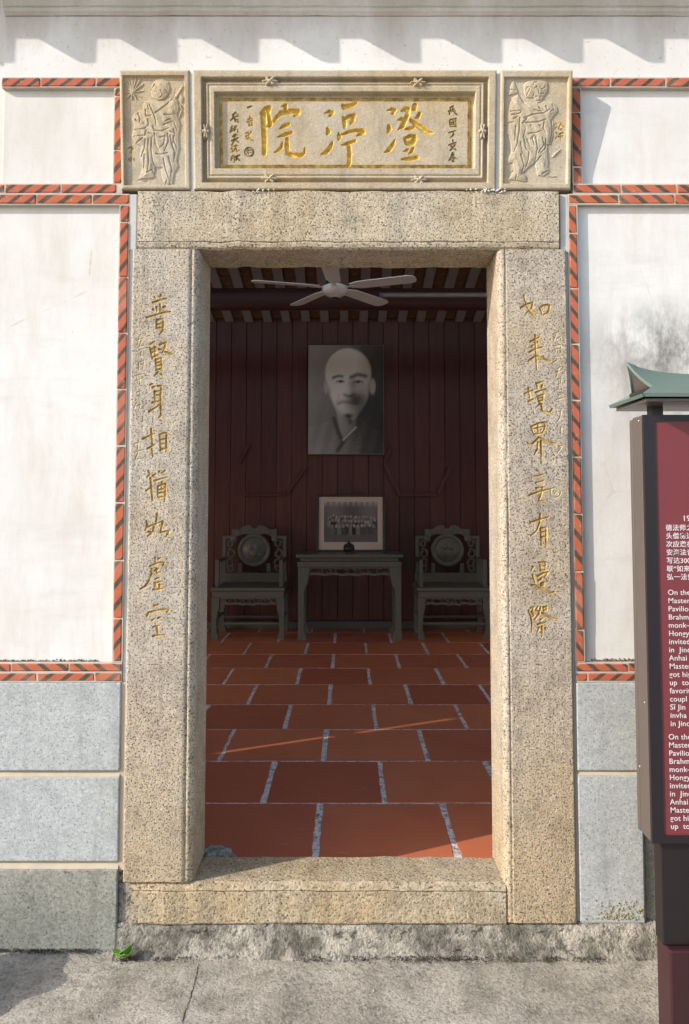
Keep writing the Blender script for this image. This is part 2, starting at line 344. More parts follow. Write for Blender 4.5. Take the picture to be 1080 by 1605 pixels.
# ------------------------------------------------------------------ carved surfaces: strokes -> depth
def seg_depth(X, Z, strokes, prof):
    """largest groove depth at each grid point; strokes: list of [(x,z,r),...] in metres"""
    D = np.zeros_like(X)
    for st in strokes:
        pts = st if len(st) > 1 else [st[0], st[0]]
        for (x0, z0, r0), (x1, z1, r1) in zip(pts[:-1], pts[1:]):
            R = max(r0, r1)*1.05
            m = (X > min(x0, x1)-R) & (X < max(x0, x1)+R) & (Z > min(z0, z1)-R) & (Z < max(z0, z1)+R)
            if not m.any(): continue
            xx, zz = X[m], Z[m]; dx, dz = x1-x0, z1-z0; L2 = dx*dx+dz*dz+1e-12
            t = np.clip(((xx-x0)*dx+(zz-z0)*dz)/L2, 0, 1)
            d = np.hypot(xx-x0-t*dx, zz-z0-t*dz); r = r0+(r1-r0)*t
            D[m] = np.maximum(D[m], prof(d, r))
    return D
def groove(dmax):
    return lambda d, r: np.where(d < r, np.minimum(dmax, 1.3*r)*(1-(d/np.maximum(r, 1e-6))**2), 0)
def flatcut(dmax, wall=0.003):
    return lambda d, r: dmax*np.clip((r-d)/wall, 0, 1)
def conv(strokes, sc, ox, oy, w, fn):
    out = []
    for st in strokes:
        o = []
        head = random.uniform(1.0, 1.3)                           # brush pressure: heavier at the start, thinner at the tail
        for i, p in enumerate(st):
            px, py = ox+p[0]/sc, oy+p[1]/sc
            taper = head if i == 0 else (random.uniform(0.6, 0.95) if i == len(st)-1 else 1.0)
            x, z = fn(px, py); o.append((x, z, (p[2] if len(p) > 2 else w*taper)/sc*0.00228))
        out.append(o)
    return out
def carved(name, PX, PY, zs, H, ids, mats, parent, subname='carved_character', submat=None, labels=None):
    """tensor surface: column positions (PX,PY), rows zs, H = displacement along -y for each [col,row]; faces with id>0 become children"""
    nc, nr = len(PX), len(zs)
    V = np.empty((nc, nr, 3)); V[:, :, 0] = PX[:, None]; V[:, :, 1] = PY[:, None]-H; V[:, :, 2] = zs[None, :]
    V = V.reshape(-1, 3); idx = np.arange(nc*nr).reshape(nc, nr)
    Q = np.stack([idx[:-1, :-1], idx[1:, :-1], idx[1:, 1:], idx[:-1, 1:]], -1).reshape(-1, 4)
    fid = np.maximum.reduce([ids[:-1, :-1], ids[1:, :-1], ids[1:, 1:], ids[:-1, 1:]]).reshape(-1)
    def build(nm, q):
        u, inv = np.unique(q, return_inverse=True); inv = inv.reshape(-1)
        me = bpy.data.meshes.new(nm); me.vertices.add(len(u)); me.vertices.foreach_set('co', V[u].reshape(-1))
        me.loops.add(len(inv)); me.loops.foreach_set('vertex_index', inv.astype(np.int32))
        me.polygons.add(len(q)); me.polygons.foreach_set('loop_start', np.arange(0, len(inv), 4, dtype=np.int32))
        me.polygons.foreach_set('use_smooth', [True]*len(q)); me.update(calc_edges=True); me.validate()
        return me
    main = link(name, build(name, Q[fid == 0]), mats, parent)
    out = []
    for c in range(1, int(ids.max())+1):
        q = Q[fid == c]
        if len(q) == 0: continue
        out.append((c, subname, build(subname, q)))
    return main, out
# ------------------------------------------------------------------ the door frame: posts, lintel, sill
S = 11.4625
LEFT_TXT = [
 (455, [[(370,120),(395,150)],[(485,85),(470,120)],[(340,220),(450,180),(580,150)],[(345,340),(375,370)],[(405,300),(410,370)],[(470,250),(470,380)],[(560,290),(520,310)],[(230,490),(400,440),(550,395),(655,385)],[(410,530),(405,690)],[(410,530),(510,515),(530,530),(520,720),(455,800)],[(420,610),(510,600)],[(420,680),(515,670)]]),
 (455, [[(290,970),(370,920)],[(290,1030),(310,1130),(330,1230)],[(310,1060),(390,1020),(400,1060)],[(320,1120),(410,1080)],[(335,1200),(430,1160)],[(375,1020),(380,1180)],[(460,975),(580,935),(540,1060),(500,1130)],[(450,1060),(530,1060)],[(560,1100),(640,1130),(700,1150)],[(390,1250),(400,1420)],[(390,1250),(490,1215),(500,1400)],[(410,1300),(490,1285)],[(410,1360),(490,1345)],[(400,1430),(495,1405)],[(430,1470),(365,1540)],[(480,1500),(530,1545)]]),
 (595, [[(295,90),(340,75)],[(335,140),(390,115)],[(430,115),(490,110),(480,300),(480,500),(480,650),(440,690)],[(370,210),(380,400)],[(370,220),(470,200)],[(390,290),(460,280)],[(330,410),(480,385)],[(270,575),(380,510),(480,430)]]),
 (595, [[(310,880),(320,1000),(330,1150)],[(170,1060),(280,1010),(380,970)],[(245,1240),(320,1200),(375,1160)],[(320,1240),(340,1390)],[(465,1000),(480,1280)],[(465,1000),(520,965),(590,960),(580,1290)],[(490,1080),(570,1060)],[(490,1160),(570,1140)],[(500,1260),(570,1240)]]),
 (725, [[(260,150),(290,210),(240,260)],[(340,240),(390,205)],[(300,280),(310,450),(335,680)],[(225,510),(280,465)],[(455,160),(450,180)],[(560,145),(500,190)],[(370,330),(480,295),(610,265)],[(430,430),(430,620)],[(430,430),(500,400),(575,385),(560,600),(545,710)],[(505,350),(500,440)],[(450,490),(555,470)],[(450,550),(550,540)],[(450,625),(550,610)]]),
 (725, [[(225,1050),(240,1130),(205,1215)],[(255,1160),(380,1110),(510,1060)],[(415,920),(400,1070)],[(360,1150),(340,1250),(250,1325)],[(260,1240),(330,1260)],[(520,1060),(500,1150),(475,1260),(560,1240),(635,1230),(580,1330)]]),
 (865, [[(380,100),(395,210)],[(440,125),(480,110)],[(290,260),(380,220),(480,190),(545,195),(520,250)],[(320,310),(315,400),(260,540),(190,630),(115,670)],[(370,345),(440,305)],[(400,300),(410,380),(480,370)],[(390,490),(460,465)],[(390,560),(400,620)],[(430,545),(510,535)],[(460,590),(460,660)],[(345,680),(440,680),(540,660)],[(370,560),(370,650)]]),
 (865, [[(365,970),(430,950)],[(235,1150),(260,1090),(400,1060),(540,1035),(625,1040),(590,1100)],[(330,1230),(380,1200)],[(440,1190),(490,1180)],[(350,1350),(470,1320)],[(410,1350),(430,1490)],[(345,1515),(440,1500),(550,1490)]]),
]
RIGHT_TXT = [
 (455, [[(190,90),(205,180),(230,240)],[(130,320),(220,260),(350,215)],[(350,215),(330,320),(220,420)],[(240,290),(320,400),(400,500)],[(470,320),(550,270),(640,260)],[(490,340),(520,430)],[(650,280),(620,400),(540,440)]]),
 (455, [[(390,810),(400,1000),(405,1200),(420,1420)],[(310,920),(390,880),(460,850)],[(430,930),(460,960)],[(330,1010),(370,980)],[(290,1110),(400,1050),(530,1020)],[(270,1270),(340,1220),(400,1170)],[(420,1180),(540,1230),(670,1280)]]),
 (595, [[(270,150),(300,330)],[(200,255),(350,190)],[(270,395),(360,350)],[(410,75),(540,30)],[(430,110),(430,160)],[(520,100),(500,150)],[(400,230),(500,195),(600,165)],[(430,310),(455,385)],[(430,310),(540,265),(530,370)],[(450,340),(530,320)],[(460,390),(530,370)],[(480,430),(400,510)],[(505,440),(520,560),(600,590),(670,580),(690,530)]]),
 (595, [[(320,850),(360,970)],[(320,850),(430,790),(540,770),(575,800),(560,880),(520,960)],[(440,790),(445,970)],[(350,890),(560,840)],[(380,985),(530,960)],[(455,1040),(350,1150),(300,1160),(255,1135)],[(460,1040),(580,1100),(680,1140),(770,1150)],[(440,1130),(430,1250),(380,1340)],[(495,1110),(500,1300),(495,1510)]]),
 (730, [[(360,190,12),(440,185,20),(540,150,12)],[(400,310),(540,275)],[(410,400),(530,395)],[(290,530),(430,480),(560,440),(685,415)],[(530,390),(500,520),(450,630),(560,630)]]),
 (730, [[(310,1020),(430,980),(630,925)],[(485,870),(475,1020),(420,1170),(310,1255)],[(490,1140),(500,1300),(505,1430)],[(500,1120),(590,1110),(590,1300),(590,1470)],[(510,1200),(580,1190)],[(515,1285),(585,1275)]]),
 (870, [[(355,215),(325,270)],[(345,360),(385,490)],[(460,135),(580,130),(570,270)],[(480,180),(490,275)],[(490,205),(560,200)],[(490,275),(570,270)],[(440,380),(530,330),(620,310),(560,400)],[(500,420),(440,480)],[(500,510),(550,490),(540,545),(500,550),(500,510)],[(320,540),(400,545),(520,610),(650,685),(735,665)]]),
 (870, [[(275,1000),(310,1080),(330,1200),(325,1390)],[(300,960),(370,935),(340,1010)],[(330,1020),(380,1080),(340,1110)],[(440,930),(400,1010)],[(490,940),(460,1060),(385,1160)],[(430,1000),(470,1030)],[(540,940),(600,930),(600,980),(550,1000),(540,940)],[(520,1040),(620,1100),(720,1145),(790,1150)],[(490,1160),(540,1140)],[(440,1250),(590,1210)],[(460,1310),(430,1385)],[(515,1280),(515,1470)],[(570,1310),(600,1350)]]),
]
# the small side inscriptions, zoom scale 5.35 (left, origin 180,440) and 5.347 (right, origin 760,440) and 5.02 (right lower)
LEFT_SMALL = (5.35, 180, 440, [
 [[(185,500),(230,485)],[(205,470),(190,540)],[(225,500),(205,550),(240,545)]],
 [[(205,580),(250,570)],[(225,575),(220,630)]],
 [[(200,680),(200,740)],[(215,680),(245,670),(235,740)],[(210,710),(240,700)]],
 [[(170,800),(230,780)],[(185,790),(195,850)],[(175,840),(230,820)],[(205,800),(210,870)]],
 [[(185,940),(210,930),(205,970)]],
 [[(160,1070),(185,1020)],[(190,1050),(215,1040),(200,1090)]],
 [[(235,1140),(232,1185)],[(222,1185),(245,1178)]],
 [[(170,1370),(220,1350)],[(200,1340),(190,1420)],[(170,1440),(230,1420)],[(200,1430),(170,1500),(235,1490)]]])
RIGHT_SMALL = (5.347, 760, 440, [
 [[(590,440),(625,430)],[(600,450),(580,500)],[(600,490),(635,470),(640,510)]],
 [[(580,550),(640,540),(640,600)],[(590,560),(595,600)],[(600,575),(630,570)]],
 [[(590,640),(640,635)],[(600,670),(570,690)]],
 [[(610,740),(640,720)],[(600,770),(650,750)],[(620,740),(600,810)]],
 [[(610,830),(640,820),(640,860),(610,870)],[(625,820),(622,900)]],
 [[(620,960),(650,950)],[(600,1000),(660,980)]],
 [[(640,1090),(630,1150),(600,1190)],[(600,1100),(615,1130)]],
 [[(640,1230),(640,1290)]],
 [[(630,1390),(660,1380)],[(640,1400),(610,1440)]]])
def seal(cx, cy, r, n=20): return [(cx+r*math.cos(t), cy+r*math.sin(t)) for t in np.linspace(0, 2*math.pi, n+1)]
frame = empty('door_frame', (0, YF, 0)); frame.location = (0, 0, 0)
tag(frame, 'tan granite door frame with gilded calligraphy carved down both posts', 'door frame')
LZ0, LZ1 = pz(390, YF), pz(300, YF)          # lintel underside edge and top
def post(name, xo, xi, sgn, zb, texts, ox, small, label):
    """xo outer edge, xi jamb plane; sgn +1 for the left post (jamb faces right)"""
    r = 0.026
    xf = xi-sgn*r                              # where the rounded bead starts
    def fn(px, py): return pix(px, py, YF)
    groups = [conv(t, S, ox, y0, 18.5, fn) for y0, t in texts]
    ns = len(groups)
    sm = [conv(t, small[0], small[1], small[2], 6.5, fn) for t in small[3]]
    if sgn < 0: sm.append(conv([seal(558, 360, 40), [(540, 350), (575, 372)], [(550, 375), (570, 345)]], 5.02, 760, 700, 5, fn))
    allp = [p for g in groups+sm for st in g for p in st]
    x0, x1 = min(p[0] for p in allp)-0.01, max(p[0] for p in allp)+0.01
    z0, z1 = min(p[2-1] for p in allp)-0.012, max(p[1] for p in allp)+0.012
    lo, hi = min(xo, xf), max(xo, xf)
    x0, x1 = max(x0, lo+0.02), min(x1, hi-0.01)
    cols = np.concatenate([np.linspace(lo, lo+0.006, 4)[:-1], np.linspace(lo+0.006, x0, 6)[:-1], np.arange(x0, x1, 0.0016), np.linspace(x1, hi-0.004, 5), [hi-0.0025, hi]])
    cols = np.unique(np.round(cols, 6))
    zt = LZ0-0.002
    zs = np.concatenate([[zb, zb+0.003, zb+0.008], np.linspace(zb+0.02, z0, 60)[:-1], np.arange(z0, z1, 0.0016), np.linspace(z1, zt-0.01, 14), [zt-0.003, zt]])
    X, Z = np.meshgrid(cols, zs, indexing='ij')
    H = np.zeros_like(X); ids = np.zeros(X.shape, int)
    for gi, gset in enumerate(groups+sm):
        d = seg_depth(X, Z, gset, groove(0.0055 if gi < ns else 0.0022))
        ids[d > 0.0003] = gi+1; H = np.maximum(H, d)
    H = -H
    # chipped, slightly uneven face and softened outer and end edges
    wob = smooth_noise(len(zs), 40, 0.0009)[None, :]+np.zeros_like(H)
    H += wob
    e = np.abs(X-xo); rb = 0.007
    H -= np.where(e < rb, rb-np.sqrt(np.maximum(rb**2-(rb-e)**2, 0)), 0)
    H -= np.where(np.abs(X-xf) < 0.0035, 0.0035, 0)        # incised line beside the bead
    PX, PY = list(cols), [YF]*len(cols)
    bead = [(xf+sgn*0.002, YF+0.002), ]+[(xf+sgn*(r*math.sin(t)), YF+r-r*math.cos(t)) for t in np.linspace(0.25, math.pi/2, 8)]+[(xi, y) for y in (YF+0.06, YF+0.12, YF+0.18, YF+0.214)]
    bh = np.zeros((len(bead), len(zs)))+smooth_noise(len(zs), 40, 0.0008)[None, :]
    bi = np.zeros(bh.shape, int); sk = 0.2
    if sgn > 0:
        PX = [lo]+PX+[b[0] for b in bead]; PY = [YF+sk]+PY+[b[1] for b in bead]
        H = np.vstack([np.zeros((1, len(zs))), H, bh]); ids = np.vstack([np.zeros((1, len(zs)), int), ids, bi])
    else:
        bead = bead[::-1]
        PX = [b[0] for b in bead]+PX+[hi]; PY = [b[1] for b in bead]+PY+[YF+sk]
        H = np.vstack([bh, H, np.zeros((1, len(zs)))]); ids = np.vstack([bi, ids, np.zeros((1, len(zs)), int)])
    # end skirts (top and bottom)
    zs2 = np.concatenate([[zs[0]], zs, [zs[-1]]]); H2 = np.pad(H, ((0, 0), (1, 1)), mode='edge'); ids2 = np.pad(ids, ((0, 0), (1, 1)))
    inset = np.minimum(0.0, np.array(PY)-(YF+sk)); H2[:, 0] = inset; H2[:, -1] = inset
    main, subs = carved(name, np.array(PX), np.array(PY), zs2, H2, ids2, MAT['granite'], frame)
    main['label'] = label
    for c, nm, me in subs:
        link(nm if c <= ns else 'small_inscription', me, MAT['wgold'] if c <= ns else MAT['faint'], main)
    return main
XLo, XLi, XRi, XRo = -0.756, -0.521, 0.527, 0.768
post('door_post', XLo, XLi, 1, SILL+0.004, LEFT_TXT, 210, LEFT_SMALL, 'granite post carved with eight gold characters, resting on the sill')
post('door_post', XRo, XRi, -1, FT+0.004, RIGHT_TXT, 805, RIGHT_SMALL, 'granite post carved with eight gold characters and a round seal')
# lintel with a rounded lower edge
yb = YF+0.214
prof = [(YF, LZ1), (YF, LZ0+0.028), (YF+0.004, LZ0+0.025), (YF+0.001, LZ0+0.02), (YF+0.004, LZ0+0.008), (YF+0.012, LZ0+0.001), (YF+0.03, LZ0), (YF+0.12, LZ0+0.002), (yb, LZ0), (yb, LZ1)]
link('lintel', extrude_x(prof, pix(215, 345, YF)[0], pix(876, 345, YF)[0], 0.012, 0.0014), MAT['lintelgranite'], frame)
# sill
sx0, sx1 = pix(205, 1420, YF)[0], XRi+0.004
prof = [(YF+0.003, FT), (YF, FT+0.006), (YF+0.001, SILL-0.03), (YF+0.005, SILL-0.027), (YF-0.001, SILL-0.022), (YF+0.004, SILL-0.008), (YF+0.016, SILL-0.001), (YF+0.05, SILL), (YF+0.14, SILL-0.002), (yb-0.02, SILL-0.003), (yb-0.004, SILL-0.012), (yb+0.004, SILL-0.03), (yb+0.004, FT)]
link('sill', extrude_x(prof, sx0, sx1, 0.008, 0.0016), MAT['sillgranite'], frame)
# broken grey mortar in the inner left corner of the sill
bm = bmesh.new(); bmesh.ops.create_icosphere(bm, subdivisions=4, radius=1)
for vv in bm.verts:
    nrm = vv.co.normalized(); q = 1+0.18*math.sin(nrm.x*9+2)*math.sin(nrm.y*7)+random.uniform(-.05, .05)
    vv.co = Vector((XLi+0.02+nrm.x*0.085*q, yb+0.03+nrm.y*0.05*q, SILL-0.028+nrm.z*0.036*q))
link('mortar_patch', bm_mesh('mortar_patch', bm), MAT['dull'], frame)
# mortar fillers at both ends of the lintel
def filler(px0, px1, py0, py1, parent, m='filler', Y=YF+0.012):
    a, za = pix(px0, py0, Y); b, zb = pix(px1, py1, Y)
    return box('mortar_filler', min(a, b), max(a, b), Y, Y+0.12, min(za, zb), max(za, zb), MAT[m], parent, 0.004)
box('mortar_filler', -0.7735, pix(206, 1420, YF)[0], YF+0.016, YF+0.06, -0.02, SILL-0.004, MAT['plinth'], frame, 0.004)
filler(198, 214, 304, 392, frame); filler(877, 892, 304, 396, frame)

# ------------------------------------------------------------------ name plaque and the two relief tiles (leaning forward)
ZB, ZT = pz(298, 2.60), pz(109.5, 2.555); SL = (2.60-2.553)/(ZT-ZB)
ANG = math.atan(SL); HL = (ZT-ZB)/math.cos(ANG)
def lean(px, py):
    """pixel -> local x and height along the leaning face"""
    a, y, zr = ray(px, py); t = (2.60-SL*(ZC-ZB))/(y+SL*zr)
    return a*t, (ZC+zr*t-ZB)/math.cos(ANG)
def leaning(name, label, cat, group=None):
    o = empty(name, (0, 2.60, ZB)); o.rotation_euler = (ANG, 0, 0); tag(o, label, cat, group); return o
def edge_bevel(X, Z, x0, x1, z0, z1, rb):
    e = np.minimum.reduce([X-x0, x1-X, Z-z0, z1-Z])
    return np.where(e < rb, rb-np.sqrt(np.maximum(rb**2-(rb-np.clip(e, 0, rb))**2, 0)), 0)
def grid(x0, x1, z0, z1, d):
    xs = np.unique(np.concatenate([[x0, x0+.001, x0+.0025], np.arange(x0+.004, x1-.004, d), [x1-.0025, x1-.001, x1]]))
    zs = np.unique(np.concatenate([[z0, z0+.001, z0+.0025], np.arange(z0+.004, z1-.004, d), [z1-.0025, z1-.001, z1]]))
    return xs, zs
def skirt(xs, zs, H, ids, depth):
    xs = np.concatenate([[xs[0]], xs, [xs[-1]]]); zs = np.concatenate([[zs[0]], zs, [zs[-1]]])
    H = np.pad(H, 1, constant_values=-depth); ids = np.pad(ids, 1); return xs, zs, H, ids
def sstep(x): x = np.clip(x, 0, 1); return x*x*(3-2*x)
PLQ = [
 (12, 400, 150, [[(140,290,60),(150,600,55),(160,800,55),(155,1040,45)],[(90,270,25),(170,200,45),(250,170,45)],[(240,180,45),(235,290,40),(260,400,40),(280,450,45)],[(280,450,45),(260,520,35),(190,520,30)],
   [(480,150,15),(560,120,35),(560,190,40)],[(340,430,35),(400,340,35),(480,270,50),(600,250,55),(720,240,55),(800,240,50),(810,280,35),(720,330,20)],[(445,575,15),(520,520,40),(620,480,35)],[(415,725,15),(540,680,40),(670,640,35)],
   [(500,830,20),(480,920,35),(420,980,35),(345,1025,12)],[(590,770,40),(590,900,45),(600,1030,50),(700,1075,45),(860,1070,45),(920,1030,30),(925,930,12)]]),
 (12, 495, 150, [[(170,275,15),(250,240,35),(310,260,40),(260,330,25)],[(215,565,30),(235,620,50),(210,670,30)],[(310,830,25),(270,920,45),(190,1020,45),(95,1055,15)],[(490,110,20),(540,160,55),(660,130,45),(760,80,30)],
   [(510,350,25),(540,450,45),(540,540,35)],[(520,400,30),(620,340,40),(720,310,40),(700,400,45),(660,470,30)],[(430,650,20),(440,720,50),(430,770,30)],[(490,680,20),(620,630,35),(760,600,35),(870,610,45),(900,640,45),(840,670,40),(765,710,12)],
   [(485,880,15),(600,850,40),(740,800,30)],[(630,910,45),(635,1050,48),(630,1200,45),(610,1260,40),(545,1275,12)]]),
 (10.8, 595, 150, [[(135,200,12),(210,180,30),(270,190,30),(230,250,30)],[(165,470,35),(170,520,45),(145,575,25)],[(270,700,15),(220,800,38),(160,880,40),(85,920,12)],[(375,210,15),(440,180,45),(490,180,45),(490,250,40),(440,370,45),(400,460,45),(320,530,12)],
   [(310,365,12),(380,345,35),(420,350,25)],[(610,110,40),(600,170,45),(560,195,15)],[(690,250,30),(660,310,40),(605,335,12)],[(540,365,30),(620,430,45),(720,500,50),(820,570,40),(920,585,10)],[(440,520,12),(520,510,40),(590,490,25)],
   [(430,680,25),(470,760,40),(560,770,45),(610,680,45),(610,630,30),(520,640,35),(430,680,25)],[(415,900,12),(470,880,30),(500,865,20)],[(580,845,25),(560,890,35),(510,945,15)],[(385,1035,20),(500,1030,38),(650,1005,35)]]),
]
PSM_L = [
 [[(620,205),(700,170)]],
 [[(600,540),(720,500)],[(660,410),(660,480)],[(620,480),(710,450)],[(650,530),(645,620)],[(650,560),(710,545),(715,620)],[(650,615),(710,610)]],
 [[(580,800),(620,770)],[(570,870),(690,830)],[(590,920),(680,890)],[(690,760),(660,840)],[(600,930),(680,930),(740,975)],[(640,800),(650,900)]],
 [seal(645, 1230, 100), [(600,1200),(690,1190)],[(610,1250),(690,1240)],[(640,1190),(640,1270)]],
 [[(270,370),(330,320),(390,370)],[(290,380),(270,450),(215,495)],[(290,430),(385,400)],[(320,500),(380,490),(390,540)],[(320,450),(330,530)]],
 [[(230,680),(260,630)],[(220,730),(280,690)],[(215,770),(270,740)],[(250,640),(250,760)],[(310,640),(330,700)],[(350,640),(300,740)],[(340,680),(380,720),(385,770)]],
 [[(270,870),(370,840)],[(310,830),(310,890)],[(340,820),(330,880)],[(250,970),(390,900)],[(320,900),(300,990),(250,1060)],[(320,950),(405,1010)]],
 [[(250,1080),(270,1100)],[(235,1150),(265,1160)],[(260,1220),(280,1170)],[(300,1100),(380,1080)],[(340,1070),(330,1150),(290,1220)],[(350,1140),(370,1220),(415,1190)]],
 [[(250,1340),(300,1320)],[(270,1320),(230,1420)],[(240,1380),(310,1360),(300,1460)],[(340,1340),(430,1300)],[(380,1320),(340,1430)],[(370,1380),(430,1425)]],
]
PSM_R = [
 [[(180,210),(260,170),(240,230)],[(150,290),(270,240)],[(200,220),(160,360)],[(190,300),(290,280)],[(250,250),(290,330),(340,370)]],
 [[(170,510),(180,640)],[(180,490),(310,455),(320,650)],[(190,560),(290,530)],[(200,600),(280,590)],[(200,645),(310,640)],[(250,500),(280,610)]],
 [[(150,785),(310,740)],[(260,760),(255,830),(190,900)]],
 [[(240,960),(245,1000)],[(150,1070),(320,1010)],[(240,1040),(200,1110),(260,1100)],[(290,1070),(240,1140),(175,1195)],[(260,1120),(310,1180)]],
 [[(240,1250),(200,1340),(150,1430)],[(210,1320),(260,1290),(230,1370),(160,1430)],[(230,1340),(340,1390)],[(250,1370),(260,1400)],[(230,1440),(270,1455)]],
]
plq = leaning('name_plaque', 'wide stone plaque with three large gold characters above the lintel', 'plaque')
x0, x1 = lean(303, 200)[0], lean(778, 200)[0]; z0, z1 = 0.003, HL
xs, zs = grid(x0, x1, z0, z1, 0.0016); X, Z = np.meshgrid(xs, zs, indexing='ij')
def rect(pxl, pxr, pyt, pyb):
    a, zt = lean(pxl, pyt); b, zb_ = lean(pxr, pyb)
    return np.minimum.reduce([X-a, b-X, Z-zb_, zt-Z])          # >0 inside
H = np.zeros_like(X); ids = np.zeros(X.shape, int)
r1 = rect(315, 765, 120, 286)
H -= 0.026*sstep(r1/0.003)                                     # outer channel
H += 0.019*sstep((r1-0.010)/0.009)                             # moulding rises
H -= 0.004*np.exp(-((r1-0.026)/0.003)**2)                      # bead line
r2 = rect(335, 745, 142, 263)
H -= 0.024*sstep(r2/0.003)
r3 = rect(342, 739, 149, 259.5)
gold = (r3 > -0.002) & (r3 < 0.0115)
H += 0.006*sstep((r3)/0.004)
H -= 0.0035*np.exp(-((r3-0.0055)/0.0022)**2)
bosses = [(423, 126), (656, 128), (422, 279), (657, 281), (322, 205), (757, 205)]
for bx, by in bosses:
    cxx, czz = lean(bx, by); rx, rz = (0.030, 0.016) if bx not in (322, 757) else (0.014, 0.030)
    e = np.sqrt(((X-cxx)/rx)**2+((Z-czz)/rz)**2); th = np.arctan2((Z-czz)/rz, (X-cxx)/rx)
    lim = 0.85+0.15*np.cos(6*th)
    H = np.where(e < lim, np.maximum(H, 0.003*np.cos(th*6)*np.clip(e*2, 0, 1)-0.002+0.004*np.exp(-(e/0.3)**2)-0.012*sstep((e-lim+0.12)/0.12)), H)
groups = [conv(t, sc, ox, oy, 30, lean) for sc, ox, oy, t in PLQ]
smalls = [conv(t, 14.58, 345, 150, 19, lean) for t in PSM_L]+[conv(t, 14.6, 695, 150, 17, lean) for t in PSM_R]
D = np.zeros_like(H)
for gi, gs in enumerate(groups+smalls):
    d = seg_depth(X, Z, gs, flatcut(0.0095, 0.0045) if gi < 3 else groove(0.003)); ids[d > 0.0004] = gi+1; D = np.maximum(D, d)
H -= D
ids[gold & (ids == 0)] = len(groups)+len(smalls)+1
H -= edge_bevel(X, Z, x0, x1, z0, z1, 0.006)
xs2, zs2, H2, ids2 = skirt(xs, zs, H, ids, 0.14)
main, subs = carved('slab', xs2, np.zeros(len(xs2)), zs2, H2, ids2, MAT['plaque'], plq)
for c, nm, me in subs:
    n_g, n_s = len(groups), len(smalls)
    if c <= n_g: link('carved_character', me, MAT['gold'], plq)
    elif c == n_g+4: link('round_seal', me, MAT['ink'], plq)
    elif c <= n_g+n_s: link('small_inscription', me, MAT['ink'] if c-n_g not in (2, 3, 8) else MAT['wgold'], plq)
    else: link('gilded_border', me, MAT['wgold'], plq)

def inside(X, Z, poly):
    c = np.zeros(X.shape, bool); n = len(poly)
    for i in range(n):
        (xa, za), (xb, zb_) = poly[i], poly[(i+1) % n]
        m = ((za > Z) != (zb_ > Z)) & (X < (xb-xa)*(Z-za)/(zb_-za+1e-12)+xa); c ^= m
    return c
def edge_dist(X, Z, poly):
    d = np.full(X.shape, 9.0); n = len(poly)
    for i in range(n):
        (xa, za), (xb, zb_) = poly[i], poly[(i+1) % n]; dx, dz = xb-xa, zb_-za
        t = np.clip(((X-xa)*dx+(Z-za)*dz)/(dx*dx+dz*dz+1e-12), 0, 1); d = np.minimum(d, np.hypot(X-xa-t*dx, Z-za-t*dz))
    return d
FIG_L = dict(sc=7.646, ox=180, oy=100, px=(188, 298), py=(111, 297), rim=(191.5, 291.5, 117.5, 290.5),
 polys=[[(430,420),(340,440),(320,540),(230,570),(200,640),(220,720),(210,800),(190,860),(230,940),(310,980),(290,1100),(320,1180),(310,1290),(260,1390),(340,1400),(470,1350),(480,1230),(540,1240),(560,1370),(600,1440),(690,1430),(710,1300),(760,1220),(740,1150),(770,1000),(760,850),(785,720),(745,600),(770,520),(750,430),(720,390),(660,400),(640,440),(540,430)],
        [(440,230),(490,170),(570,160),(640,200),(660,280),(640,360),(580,420),(500,430),(440,390),(425,310)],
        [(690,400),(800,235),(825,255),(740,400)],[(770,330),(830,390),(800,470),(765,420)]],
 grooves=[[(430,300),(470,230),(500,260)],[(470,320),(500,330)],[(540,300),(570,360),(540,390)],[(600,300),(640,350),(610,390)],[(440,400),(520,430),(590,410)],[(410,480),(450,560),(480,640),(490,730)],[(480,580),(580,510),(690,400)],[(720,290),(700,400)],
  [(330,450),(390,470),(400,540)],[(360,540),(370,620),(430,610)],[(270,580),(300,640),(290,700)],[(240,660),(320,720),(350,700)],[(390,660),(400,720),(350,770),(230,780)],[(370,790),(360,850),(220,860)],[(330,880),(250,940)],[(450,740),(470,790),(560,800),(640,760)],[(590,600),(680,600)],[(600,680),(660,650),(720,700)],[(580,720),(700,680),(740,780)],[(700,780),(720,830),(660,800)],
  [(470,830),(480,950),(530,1040)],[(540,870),(600,860),(580,960),(530,1000)],[(630,830),(640,920),(590,1040)],[(400,820),(440,830),(460,870)],[(360,900),(350,1000),(310,1100)],[(400,890),(390,1000),(400,1150),(390,1260)],[(440,880),(430,1020),(450,1160),(480,1220)],[(660,850),(680,960),(720,1060),(700,1160)],[(700,900),(740,1000)],[(490,1070),(540,1080),(630,1060)],[(350,1080),(340,1240)],[(380,1290),(440,1260),(470,1320)],[(520,1250),(570,1230)],[(580,1130),(600,1240),(640,1360)],[(640,1110),(680,1260),(660,1360)],[(600,1440),(620,1380)],[(650,1440),(660,1390)],[(270,1385),(400,1370)],[(700,860),(690,1000)]],
 ridges=[[(205,330),(150,160)],[(205,330),(200,140)],[(205,330),(250,140)],[(205,330),(300,165)],[(205,330),(330,230)],[(205,330),(335,310)],[(205,330),(310,390)],[(205,330),(250,410)],[(205,330),(190,410)],[(205,330),(130,400)],[(205,330),(100,330)],[(205,330),(105,250)],[(205,330),(120,190)],[(790,560),(760,640)],[(780,490),(805,540)]],
 txt=[[[(150,1000),(190,980),(210,1010),(170,1050)],[(190,1000),(190,1060)]],[[(160,1130),(180,1160)],[(190,1110),(185,1150)],[(220,1130),(225,1145)]]])
